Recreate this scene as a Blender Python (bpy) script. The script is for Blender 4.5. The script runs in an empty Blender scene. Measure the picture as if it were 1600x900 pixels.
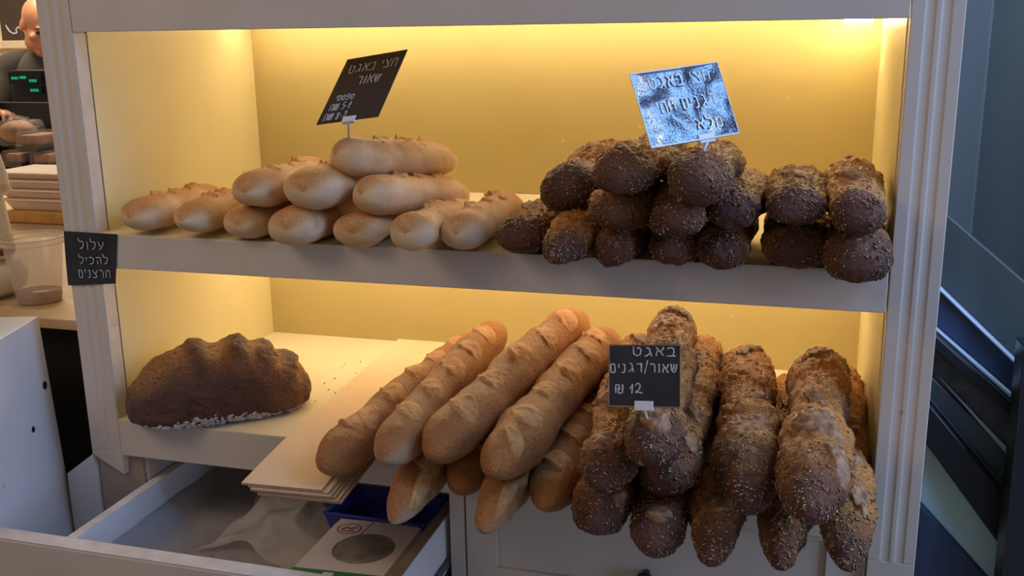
import bpy, bmesh, math, random
import numpy as np
from mathutils import Vector, Matrix

# ------------------------------------------------------------------ camera
SC = bpy.context.scene
COL = SC.collection
CAM = np.array([1.1352, -1.3985, 0.6689])
YAW, PIT, ROL, FPX = -0.28584, -0.24895, -0.01499, 1576.0


def cam_axes():
    cy, sy = math.cos(YAW), math.sin(YAW)
    f = np.array([sy*math.cos(PIT), cy*math.cos(PIT), math.sin(PIT)])
    r = np.array([cy, -sy, 0.0])
    u = np.cross(r, f)
    return r*math.cos(ROL)+u*math.sin(ROL), -r*math.sin(ROL)+u*math.cos(ROL), f


CR, CU, CF = cam_axes()


def at(px, py, Y):
    """world point on the plane y = Y seen at photo pixel (px, py)"""
    d = CF+CR*(px-800)/FPX-CU*(py-450)/FPX
    return CAM+d*(Y-CAM[1])/d[1]


def atz(px, py, Z):
    d = CF+CR*(px-800)/FPX-CU*(py-450)/FPX
    return CAM+d*(Z-CAM[2])/d[2]


cd = bpy.data.cameras.new('camera')
cam = bpy.data.objects.new('camera', cd)
COL.objects.link(cam)
cd.sensor_width = 36.0
cd.lens = FPX*36.0/1600.0
cd.clip_start = 0.02
cam.matrix_world = Matrix(((CR[0], CU[0], -CF[0], CAM[0]), (CR[1], CU[1], -CF[1], CAM[1]),
                           (CR[2], CU[2], -CF[2], CAM[2]), (0, 0, 0, 1)))
SC.camera = cam

# ------------------------------------------------------------------ world, light, exposure
vs = SC.view_settings
vs.view_transform = 'Standard'
vs.look = 'None'
vs.exposure = 0.16
vs.gamma = 1.0
vs.use_curve_mapping = False
w = bpy.data.worlds.new('world')
SC.world = w
w.use_nodes = True
bg = w.node_tree.nodes['Background']
bg.inputs[0].default_value = (1.0, 0.89, 0.78, 1)
bg.inputs[1].default_value = 0.165


def area(name, loc, target, size, energy, color, size_y=None):
    l = bpy.data.lights.new(name, 'AREA')
    l.energy = energy
    l.color = color
    l.size = size
    if size_y:
        l.shape = 'RECTANGLE'
        l.size_y = size_y
    o = bpy.data.objects.new(name, l)
    COL.objects.link(o)
    o.location = loc
    o.rotation_euler = (Vector(target)-Vector(loc)).to_track_quat('-Z', 'Y').to_euler()
    return o


# assumed daylight from the right, as two unseen bluish lights
area('sign_reflection_light', (2.11, -0.39, 1.56), (0.98, -0.1, 0.575), 0.50, 11.5, (0.22, 0.48, 1.0), 0.55)  # added along the glossy sign's mirror direction, to make it shine blue
area('assumed_side_daylight', (3.3, -1.05, 0.65), (0.7, -0.30, 0.0), 1.0, 25.0, (0.40, 0.58, 1.0), 1.7)  # assumed source, out of view, for the bluish light on right-facing sides
area('hall_fill_light', (2.6, 0.42, 1.3), (1.6, 1.2, -0.25), 0.7, 30.0, (0.62, 0.80, 1.0), 0.7)  # unseen bluish light added to brighten the escalator panels
# unseen warm light added over the shop interior, and a warm front fill
area('warm_area_light', (-2.0, 2.5, 2.1), (-2.2, 3.0, 0.0), 1.8, 120.0, (1.0, 0.80, 0.55), 1.6)
area('warm_area_light', (-0.9, -1.5, 2.0), (0.2, 0.0, 0.2), 0.9, 13.0, (1.0, 0.75, 0.52), 0.9)  # added warm fill for the cabinet and bread fronts

# cabinet measures
W, D = 1.25, 0.548
ZH = 0.678
S1T, S1B = 0.3506, 0.2927
S2T, S2B = 0.0191, -0.0488
FLOOR = -0.90


# ------------------------------------------------------------------ object helpers
def link(name, me, mat=None, parent=None, smooth=True):
    o = bpy.data.objects.new(name, me)
    COL.objects.link(o)
    if mat is not None:
        for m in (mat if isinstance(mat, (list, tuple)) else [mat]):
            me.materials.append(m)
    if parent is not None:
        o.parent = parent
        o.matrix_parent_inverse = parent_inverse(parent)
    if smooth:
        me.polygons.foreach_set('use_smooth', [True]*len(me.polygons))
    return o


def parent_inverse(p):
    m = Matrix.Translation(p.location) @ p.rotation_euler.to_matrix().to_4x4()
    if p.parent is not None:
        return Matrix.Identity(4) if p.get('_m') is None else m.inverted()
    return m.inverted()


def tag(o, label=None, cat=None, group=None, kind=None):
    if label: o['label'] = label
    if cat: o['category'] = cat
    if group: o['group'] = group
    if kind: o['kind'] = kind
    return o


def empty(name, loc, label=None, cat=None, group=None, kind=None):
    o = bpy.data.objects.new(name, None)
    COL.objects.link(o)
    o.location = [float(x) for x in loc]
    o.empty_display_size = 0.05
    return tag(o, label, cat, group, kind)


class MB:
    """collects quads/tris as numpy lists, then builds one mesh"""
    def __init__(s):
        s.v = []; s.f = []; s.n = 0; s.mi = []

    def add(s, V, F, mi=0):
        V = np.asarray(V, float)
        s.v.append(V)
        s.f += [tuple(int(i)+s.n for i in q) for q in F]
        s.mi += [mi]*len(F)
        s.n += len(V)
        return s

    def box(s, x0, x1, y0, y1, z0, z1, mi=0):
        V = [(x, y, z) for x in (x0, x1) for y in (y0, y1) for z in (z0, z1)]
        F = [(0, 1, 3, 2), (4, 6, 7, 5), (0, 4, 5, 1), (2, 3, 7, 6), (0, 2, 6, 4), (1, 5, 7, 3)]
        return s.add(V, F, mi)

    def prism(s, poly, a0, a1, axis='y', mi=0):
        """poly of 2-D points; extruded along axis. axis y: poly=(x,z); z: poly=(x,y); x: poly=(y,z)"""
        n = len(poly)
        V = []
        for a in (a0, a1):
            for p in poly:
                V.append({'y': (p[0], a, p[1]), 'z': (p[0], p[1], a), 'x': (a, p[0], p[1])}[axis])
        F = [tuple(range(n)), tuple(range(2*n-1, n-1, -1))]
        F += [(i, i+n, (i+1) % n+n, (i+1) % n) for i in range(n)]
        return s.add(V, F, mi)

    def hexa(s, b, t, mi=0):
        """b, t: four bottom and four top corners in order"""
        V = list(b)+list(t)
        F = [(3, 2, 1, 0), (4, 5, 6, 7)]+[(i, (i+1) % 4, (i+1) % 4+4, i+4) for i in range(4)]
        return s.add(V, F, mi)

    def grid(s, P, mi=0, closed_v=False, caps=False):
        """P (n,m,3) grid; closed_v wraps the second index"""
        n, m = P.shape[:2]
        F = []
        mm = m if closed_v else m-1
        for i in range(n-1):
            for j in range(mm):
                k = (j+1) % m
                F.append((i*m+j, i*m+k, (i+1)*m+k, (i+1)*m+j))
        if caps:
            F.append(tuple(range(m-1, -1, -1)))
            F.append(tuple((n-1)*m+j for j in range(m)))
        return s.add(P.reshape(-1, 3), F, mi)

    def tube(s, pts, rad, sides=8, flat=None, mi=0):
        pts = np.asarray(pts, float)
        n = len(pts)
        rad = np.broadcast_to(np.asarray(rad, float), (n,))
        T = np.gradient(pts, axis=0)
        T /= np.linalg.norm(T, axis=1)[:, None]+1e-12
        ref = np.array(flat) if flat is not None else (np.array([0, 0, 1.0]) if abs(T[0][2]) < .9 else np.array([1.0, 0, 0]))
        P = np.zeros((n, sides, 3))
        for i in range(n):
            a = np.cross(T[i], ref); a /= np.linalg.norm(a)+1e-12
            b = np.cross(a, T[i])
            for k in range(sides):
                t = 2*math.pi*k/sides
                P[i, k] = pts[i]+rad[i]*(a*math.cos(t)+b*math.sin(t)*(0.35 if flat is not None else 1.0))
        return s.grid(P, mi, True, True)

    def lathe(s, prof, c, sides=40, mi=0, M=None):
        """prof: list of (radius, z)"""
        t = np.linspace(0, 2*math.pi, sides, endpoint=False)
        P = np.array([[(r*math.cos(a), r*math.sin(a), z) for a in t] for r, z in prof])
        if M is not None: P = P @ np.array(M).T
        P = P+np.array(c)
        return s.grid(P, mi, True, False)

    def build(s, name, mat, parent=None, smooth=False, bevel=0.0):
        me = bpy.data.meshes.new(name)
        V = np.concatenate(s.v)
        me.from_pydata(V.tolist(), [], s.f)
        if len(set(s.mi)) > 1: me.polygons.foreach_set('material_index', s.mi)
        bm = bmesh.new(); bm.from_mesh(me)
        bmesh.ops.recalc_face_normals(bm, faces=bm.faces)
        bm.to_mesh(me); bm.free()
        me.update()
        o = link(name, me, mat, parent, smooth)
        if bevel:
            b = o.modifiers.new('bevel', 'BEVEL')
            b.width = bevel; b.segments = 2; b.limit_method = 'ANGLE'; b.angle_limit = math.radians(40)
        return o


# ------------------------------------------------------------------ numpy noise
def vnoise(P, freq, seed=0):
    """gradient-free smooth value noise, -1..1"""
    X = np.asarray(P, float)*freq+seed*17.31
    I = np.floor(X).astype(np.int64)
    Fr = X-I
    Fr = Fr*Fr*(3-2*Fr)
    out = np.zeros(X.shape[:-1])

    def h(i, j, k):
        n = (i*374761393+j*668265263+k*2147483647+seed*1274126177) & 0xffffffff
        n = ((n ^ (n >> 13))*1274126177) & 0xffffffff
        n = (n ^ (n >> 16)) & 0xffff
        return n/32767.5-1.0
    for a in (0, 1):
        for b in (0, 1):
            for c in (0, 1):
                wgt = (Fr[..., 0] if a else 1-Fr[..., 0])*(Fr[..., 1] if b else 1-Fr[..., 1])*(Fr[..., 2] if c else 1-Fr[..., 2])
                out += wgt*h(I[..., 0]+a, I[..., 1]+b, I[..., 2]+c)
    return out


def fbm(P, freq, seed=0, octs=3):
    return sum(vnoise(P, freq*2.03**k, seed+k)*0.5**k for k in range(octs))


def smooth01(x, a, b):
    t = np.clip((x-a)/(b-a), 0, 1)
    return t*t*(3-2*t)


# ------------------------------------------------------------------ materials
def ramp_mix(nt, fac, c1, c2):
    n = nt.nodes.new('ShaderNodeMix'); n.data_type = 'RGBA'
    if hasattr(fac, 'is_linked') or hasattr(fac, 'links'): nt.links.new(fac, n.inputs[0])
    else: n.inputs[0].default_value = fac
    for s, c in ((n.inputs[6], c1), (n.inputs[7], c2)):
        if isinstance(c, tuple): s.default_value = (*c, 1)
        else: nt.links.new(c, s)
    return n.outputs[2]


def noise_fac(nt, scale, lo, hi, detail=4, coord='Object', rough=.55, stretch=None):
    tc = nt.nodes.new('ShaderNodeTexCoord')
    src = tc.outputs[coord]
    if stretch:
        mp = nt.nodes.new('ShaderNodeMapping'); mp.inputs['Scale'].default_value = stretch
        nt.links.new(src, mp.inputs[0]); src = mp.outputs[0]
    n = nt.nodes.new('ShaderNodeTexNoise')
    n.inputs['Scale'].default_value = scale; n.inputs['Detail'].default_value = detail
    n.inputs['Roughness'].default_value = rough
    nt.links.new(src, n.inputs['Vector'])
    mr = nt.nodes.new('ShaderNodeMapRange')
    mr.inputs[1].default_value = lo; mr.inputs[2].default_value = hi
    nt.links.new(n.outputs[0], mr.inputs[0])
    return mr.outputs[0]


def base_mat(name):
    m = bpy.data.materials.new(name); m.use_nodes = True
    nt = m.node_tree
    return m, nt, nt.nodes['Principled BSDF']


def plain(name, c, rough=.5, c2=None, scale=8, lo=.35, hi=.7, bump=0.0, bscale=60, spec=.5, metal=0.0, stretch=None,
          spots=None, emit=None, es=1.0, alpha=1.0, trans=0.0, coat=0.0):
    m, nt, b = base_mat(name)
    b.inputs['Roughness'].default_value = rough
    b.inputs['Specular IOR Level'].default_value = spec
    b.inputs['Metallic'].default_value = metal
    b.inputs['Coat Weight'].default_value = coat
    b.inputs['Alpha'].default_value = alpha
    b.inputs['Transmission Weight'].default_value = trans
    col = c
    if c2 is None: c2 = tuple(x*.9 for x in c)
    col = ramp_mix(nt, noise_fac(nt, scale, lo, hi, stretch=stretch), c, c2)
    if spots:
        sc_, sh, cc = spots
        col = ramp_mix(nt, noise_fac(nt, sc_, sh, sh+.03, detail=2), col, cc)
    nt.links.new(col, b.inputs['Base Color'])
    if bump:
        bp = nt.nodes.new('ShaderNodeBump'); bp.inputs['Strength'].default_value = bump; bp.inputs['Distance'].default_value = .002
        nt.links.new(noise_fac(nt, bscale, 0, 1, stretch=stretch), bp.inputs['Height'])
        nt.links.new(bp.outputs[0], b.inputs['Normal'])
    if emit:
        b.inputs['Emission Color'].default_value = (*emit, 1)
        b.inputs['Emission Strength'].default_value = es
    return m


def attr(nt, name):
    a = nt.nodes.new('ShaderNodeAttribute'); a.attribute_name = name
    return a.outputs['Fac']


def bread_mat(name, body, brown, coat, fine, bump, bscale, rough, spec, coat_fine=None):
    """crust colour: body <-> brown patches by noise, coat (mask painted by where the bake is darker or flakes stick), fine speckle"""
    m, nt, b = base_mat(name)
    c = ramp_mix(nt, noise_fac(nt, 28, .38, .66), body, brown)
    cc = coat
    if coat_fine: cc = ramp_mix(nt, noise_fac(nt, 300, .40, .60, detail=3), coat, coat_fine)
    c = ramp_mix(nt, attr(nt, 'coat'), c, cc)
    c = ramp_mix(nt, attr(nt, 'dust'), c, (.66, .47, .31))
    sp = noise_fac(nt, fine[0], fine[1], fine[2], detail=2)
    c = ramp_mix(nt, sp, c, fine[3])
    nt.links.new(c, b.inputs['Base Color'])
    b.inputs['Roughness'].default_value = rough
    b.inputs['Specular IOR Level'].default_value = spec
    bp = nt.nodes.new('ShaderNodeBump'); bp.inputs['Strength'].default_value = bump
    bp.inputs['Distance'].default_value = .0015 if bump < .95 else .0040
    nt.links.new(noise_fac(nt, bscale, 0, 1, detail=4, rough=.65), bp.inputs['Height'])
    if bump >= .95:
        b2 = nt.nodes.new('ShaderNodeBump'); b2.inputs['Strength'].default_value = .8; b2.inputs['Distance'].default_value = .0035
        nt.links.new(noise_fac(nt, bscale*.42, .2, .8, detail=2), b2.inputs['Height'])
        nt.links.new(b2.outputs[0], bp.inputs['Normal'])
    nt.links.new(bp.outputs[0], b.inputs['Normal'])
    return m


M = {}
M['paint'] = plain('grey_white_paint', (.64, .55, .475), .45, (.58, .495, .425), 5, bump=.08, bscale=50, spec=.35, spots=(30, .76, (.40, .33, .28)))
M['paint_edge'] = plain('chipped_paint_edge', (.66, .58, .48), .6, (.58, .50, .40), 30, spec=.3, spots=(50, .70, (.25, .19, .14)))
M['cream'] = plain('cream_panel', (.76, .66, .37), .38, (.72, .62, .34), 4, bump=.05, bscale=30, spec=.35, spots=(26, .735, (.55, .42, .22)))
M['yellow'] = plain('yellow_back_panel', (.55, .445, .20), .35, (.52, .42, .185), 6, bump=.05, bscale=30, spec=.35, spots=(60, .735, (.80, .62, .3)))
M['shelf'] = plain('cream_shelf_board', (.80, .71, .52), .45, (.75, .65, .46), 7, spec=.3, spots=(40, .76, (.40, .24, .12)))
M['seam'] = plain('dark_seam', (.05, .035, .025), .8)
M['brownface'] = plain('bare_brown_board', (.30, .22, .17), .6, (.38, .29, .24), 6)
M['white'] = plain('white_laminate', (.80, .77, .76), .4, (.76, .73, .72), 5, spec=.4, spots=(30, .75, (.4, .36, .33)))
M['whiteedge'] = plain('worn_white_edge', (.84, .78, .74), .5, (.64, .57, .52), 22, spec=.35)
M['drawerwood'] = plain('brown_drawer_edge', (.26, .18, .13), .6, (.2, .13, .09), 20)
M['liner'] = plain('grey_plastic_liner', (.46, .43, .43), .25, (.35, .32, .33), 9, bump=.5, bscale=14, spec=.5)
M['black'] = plain('black_plastic', (.012, .012, .014), .35, spec=.5)
M['card'] = plain('black_chalk_card', (.022, .021, .028), .42, (.035, .032, .038), 40, bump=.1, bscale=80, spec=.35)
M['chalk'] = plain('white_chalk', (.62, .62, .66), .9, (.42, .42, .47), 260, lo=.4, hi=.65, spec=.1)
M['clip'] = plain('white_clip_plastic', (.78, .78, .82), .35, spec=.4)
M['led'] = plain('lamp_diffuser', (1, 1, 1), .5, emit=(1.0, .80, .50), es=23.5)
M['led_low'] = plain('lower_lamp_diffuser', (1, 1, 1), .5, emit=(1.0, .80, .50), es=29.0)
M['kraft'] = plain('brown_kraft_paper', (.78, .58, .38), .65, (.72, .52, .33), 14, bump=.15, bscale=40, spec=.2, spots=(55, .75, (.38, .2, .09)))
M['kraft_edge'] = plain('kraft_paper_side', (.34, .21, .14), .7, (.46, .30, .20), 60)
M['blue'] = plain('blue_plastic', (.035, .045, .30), .4, spec=.4)
M['boxwhite'] = plain('pinkish_white_card', (.78, .67, .62), .5, (.72, .6, .56), 6, spec=.3)
M['green'] = plain('green_print', (.04, .24, .05), .5)
M['redprint'] = plain('red_print', (.34, .10, .07), .6)
M['window'] = plain('oval_window_film', (.20, .17, .13), .18, (.48, .42, .33), 22, spec=.5)
M['wood'] = plain('counter_wood', (.62, .44, .26), .45, (.5, .34, .18), 6, stretch=(1, 8, 8), spec=.35)
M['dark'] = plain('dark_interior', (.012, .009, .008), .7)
M['wallcream'] = plain('cream_wall', (.72, .60, .42), .7, (.66, .54, .37), 3)
M['board'] = plain('dark_blackboard', (.05, .035, .03), .5)
M['skin'] = plain('skin', (.50, .23, .13), .42, (.42, .18, .10), 20, spec=.45)
M['skindark'] = plain('brow_hair', (.05, .03, .025), .7)
M['lip'] = plain('lip', (.34, .12, .09), .5)
M['shirtgrey'] = plain('grey_shirt_cloth', (.07, .058, .050), .85, bump=.2, bscale=200)
M['shirtbrown'] = plain('dark_sleeve_cloth', (.018, .012, .009), .85, bump=.2, bscale=200)
M['trouser'] = plain('dark_trouser_cloth', (.02, .02, .025), .85)
M['cake'] = plain('brown_cake', (.30, .14, .055), .7, (.12, .05, .022), 40)
M['pastry'] = plain('golden_pastry', (.62, .33, .09), .6, (.48, .22, .05), 20)
M['trays'] = plain('pinkish_tray', (.64, .48, .40), .35, (.74, .60, .50), 12, spec=.5)
M['trayrim'] = plain('pale_tray_rim', (.88, .74, .64), .3, (.78, .62, .53), 12, spec=.6)
M['pot'] = plain('white_pot_plastic', (.82, .78, .76), .4, (.72, .66, .62), 9, spec=.4)
M['pottrim'] = plain('brown_band', (.16, .09, .06), .6)
M['slate'] = plain('slate_blue_panel', (.042, .056, .068), .5, (.026, .036, .043), 2, stretch=(3, 3, .4))
M['slatelight'] = plain('slate_column', (.075, .095, .125), .5, (.062, .080, .105), 2, stretch=(4, 4, .3))
M['rail'] = plain('black_handrail', (.012, .014, .02), .3, spec=.5)
M['railgrey'] = plain('blue_grey_metal', (.05, .06, .085), .4, (.1, .11, .13), 30)
M['steel'] = plain('pale_blue_metal', (.40, .52, .72), .3, (.28, .38, .54), 4)
M['paleglass'] = plain('pale_teal_panel', (.42, .66, .76), .15, (.52, .74, .82), 3, spec=.6, stretch=(6, 6, 1))
M['teal'] = plain('dull_teal_panel', (.05, .085, .105), .25, (.075, .11, .13), 3)
M['navy'] = plain('navy_panel', (.035, .058, .13), .35, (.055, .085, .17), 4, stretch=(6, 6, 1))
M['floor'] = plain('shop_floor', (.16, .14, .12), .5, (.11, .1, .09), 4)
M['screen'] = plain('display_window', (.006, .012, .010), .2)
M['greenled'] = plain('green_digits', (.0, .2, .08), .5, emit=(.02, .9, .42), es=.32)
M['paperlabel'] = plain('white_label', (.55, .48, .42), .6)


def clear_mat(name, col, amount, rough=.15):
    """thin clear plastic: partly see-through, partly glossy"""
    m, nt, b = base_mat(name)
    b.inputs['Base Color'].default_value = (*col, 1)
    b.inputs['Roughness'].default_value = rough
    tr = nt.nodes.new('ShaderNodeBsdfTransparent')
    mx = nt.nodes.new('ShaderNodeMixShader'); mx.inputs[0].default_value = amount
    nt.links.new(tr.outputs[0], mx.inputs[1]); nt.links.new(b.outputs[0], mx.inputs[2])
    nt.links.new(mx.outputs[0], nt.nodes['Material Output'].inputs[0])
    return m


M['clear'] = clear_mat('clear_cup_plastic', (.80, .66, .60), .45)
M['film'] = clear_mat('clear_wrap_film', (.5, .45, .42), .13, .10)
M['bagfilm'] = clear_mat('cloudy_bag_film', (.80, .74, .72), .46, .16)
M['coffee'] = plain('milky_drink', (.22, .12, .09), .3)


def glossy_card():
    """laminated card with a wrinkled glossy film: mirrors whatever light reaches it"""
    m, nt, b = base_mat('laminated_black_card')
    nt.links.new(ramp_mix(nt, noise_fac(nt, 40, .4, .6), (.02, .026, .07), (.03, .04, .11)), b.inputs['Base Color'])
    b.inputs['Roughness'].default_value = .20
    b.inputs['Specular IOR Level'].default_value = 1.0
    b.inputs['Coat Weight'].default_value = 1.0
    b.inputs['Coat Roughness'].default_value = .12
    b.inputs['Coat IOR'].default_value = 1.7
    bp = nt.nodes.new('ShaderNodeBump'); bp.inputs['Strength'].default_value = .55; bp.inputs['Distance'].default_value = .0012
    nt.links.new(noise_fac(nt, 330, 0, 1, detail=3), bp.inputs['Height'])
    bp2 = nt.nodes.new('ShaderNodeBump'); bp2.inputs['Strength'].default_value = 1.0; bp2.inputs['Distance'].default_value = .014
    nt.links.new(noise_fac(nt, 22, 0, 1, detail=1), bp2.inputs['Height'])
    nt.links.new(bp2.outputs[0], bp.inputs['Normal'])
    nt.links.new(bp.outputs[0], b.inputs['Normal'])
    nt.links.new(bp.outputs[0], b.inputs['Coat Normal'])
    return m


M['glosscard'] = glossy_card()
M['chalkfilm'] = plain('white_chalk_under_film', (.75, .80, .90), .25, spec=1.0, coat=1.0)

# breads
M['roll'] = bread_mat('pale_golden_crust', (.74, .52, .31), (.66, .40, .18), (.50, .21, .058), (520, .55, .75, (.74, .55, .36)), .25, 150, .5, .35)
M['rollcut'] = bread_mat('pale_open_crumb', (.64, .36, .13), (.50, .23, .07), (.56, .28, .09), (300, .58, .72, (.70, .46, .2)), .7, 190, .6, .25)
M['bag'] = bread_mat('golden_brown_crust', (.54, .205, .058), (.42, .140, .036), (.46, .168, .042), (520, .52, .70, (.64, .35, .13)), 1.0, 420, .42, .5)
M['bagcut'] = bread_mat('light_open_cut', (.58, .31, .125), (.50, .235, .08), (.46, .21, .065), (300, .58, .74, (.68, .42, .22)), .5, 160, .55, .3)
M['darkbread'] = bread_mat('dark_grain_crust', (.150, .052, .030), (.070, .025, .016), (.66, .28, .062), (420, .62, .76, (.30, .125, .06)), 1.0, 330, .42, .5, (.36, .130, .028))
M['darkcut'] = bread_mat('dark_open_cut', (.25, .115, .055), (.16, .07, .034), (.36, .17, .065), (300, .6, .74, (.34, .22, .14)), .8, 180, .5, .4)
M['rye'] = bread_mat('dark_rye_crust', (.110, .040, .024), (.068, .024, .017), (.46, .215, .062), (340, .62, .74, (.22, .11, .07)), 1.0, 260, .5, .45, (.15, .058, .020))


def seed_mat():
    m, nt, b = base_mat('oat_and_seed_flakes')
    g = nt.nodes.new('ShaderNodeNewGeometry')
    p = nt.nodes.new('ShaderNodeMath'); p.operation = 'POWER'; p.inputs[1].default_value = 1.7
    nt.links.new(g.outputs['Random Per Island'], p.inputs[0])
    c = ramp_mix(nt, p.outputs[0], (.13, .055, .030), (.56, .36, .20))
    nt.links.new(c, b.inputs['Base Color'])
    b.inputs['Roughness'].default_value = .38
    b.inputs['Specular IOR Level'].default_value = .6
    return m


M['seed'] = seed_mat()
M['crumb'] = plain('dark_crumb', (.16, .07, .03), .8)
M['flour'] = plain('white_flour', (.62, .58, .53), .95, (.45, .4, .36), 120, spec=.05)


# how far each front end differs from the plain rounded loaf: longer, more pointed, drooping
SHAPE = {'P1': dict(point=.3, wx=1.25), 'P2': dict(point=.5, tip=1.15, wx=1.3), 'P3': dict(point=.2, wx=1.35), 'P4': dict(wx=1.35, crease=(.026, -.15), dust=.5), 'P5': dict(wx=1.35), 'P6': dict(wx=1.12, dust=.6),
         'P7': dict(point=.2, wx=1.14, dust=.7), 'P8': dict(point=.35, wx=1.32), 'P9': dict(wx=1.36, dust=.6), 'P10': dict(wx=1.1), 'P11': dict(wx=1.1, point=.1),
         'D1': dict(wx=1.2), 'D2': dict(tip=1.45, point=.9, droop=.5, wx=1.1), 'D3': dict(point=.3), 'D4': dict(wx=1.25), 'D5': dict(point=.25, wx=1.08), 'D6': dict(wx=1.38), 'D7': dict(wx=1.20),
         'D8': dict(wx=1.15), 'D9': dict(wx=1.2), 'D10': dict(wx=1.18), 'D11': dict(wx=1.10), 'D12': dict(wx=1.30), 'D13': dict(wx=1.06), 'D14': dict(wx=1.25), 'D15': dict(wx=1.18, point=.2),
         'B5': dict(tip=1.15, point=.6, droop=.15, dust=.9), 'B7': dict(tip=1.1, point=.5, droop=.2, dust=.35), 'B8': dict(point=.25), 'B2': dict(point=.2, dust=.85),
         'B3': dict(point=.3), 'B4': dict(point=.25), 'L1': dict(point=.2), 'L4': dict(point=.15), 'L5': dict(tip=1.05, point=.3, droop=.1), 'L6': dict(tip=1.3, point=.7, droop=.25),
         'L7': dict(point=.35), 'L8': dict(point=.3), 'L9': dict(tip=1.2, point=.7, droop=.3), 'L10': dict(tip=1.3, point=.6, droop=.25)}
# cuts near the front end that mark single loaves: distance from the tip, roll from the top, half length, half width, slant
FRONT_CUTS = {'B4': [(.048, -.55, .036, .013, .9)], 'B7': [(.060, -.75, .048, .015, .15)], 'B5': [(.060, -.9, .044, .016, .3)], 'B1': [(.095, .15, .034, .021, .9)],
              'L1': [(.062, .35, .034, .021, 1.2)], 'L2': [(.040, -.15, .027, .023, 1.3)], 'L4': [(.055, -.75, .034, .018, .5)], 'L5': [(.040, -.05, .024, .015, 1.4)],
              'L8': [(.085, -.75, .042, .016, .5), (.165, -.1, .040, .024, 1.0)], 'L7': [(.150, -.1, .050, .018, -.6)], 'L10': [(.110, -.4, .044, .017, .4)]}


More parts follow.
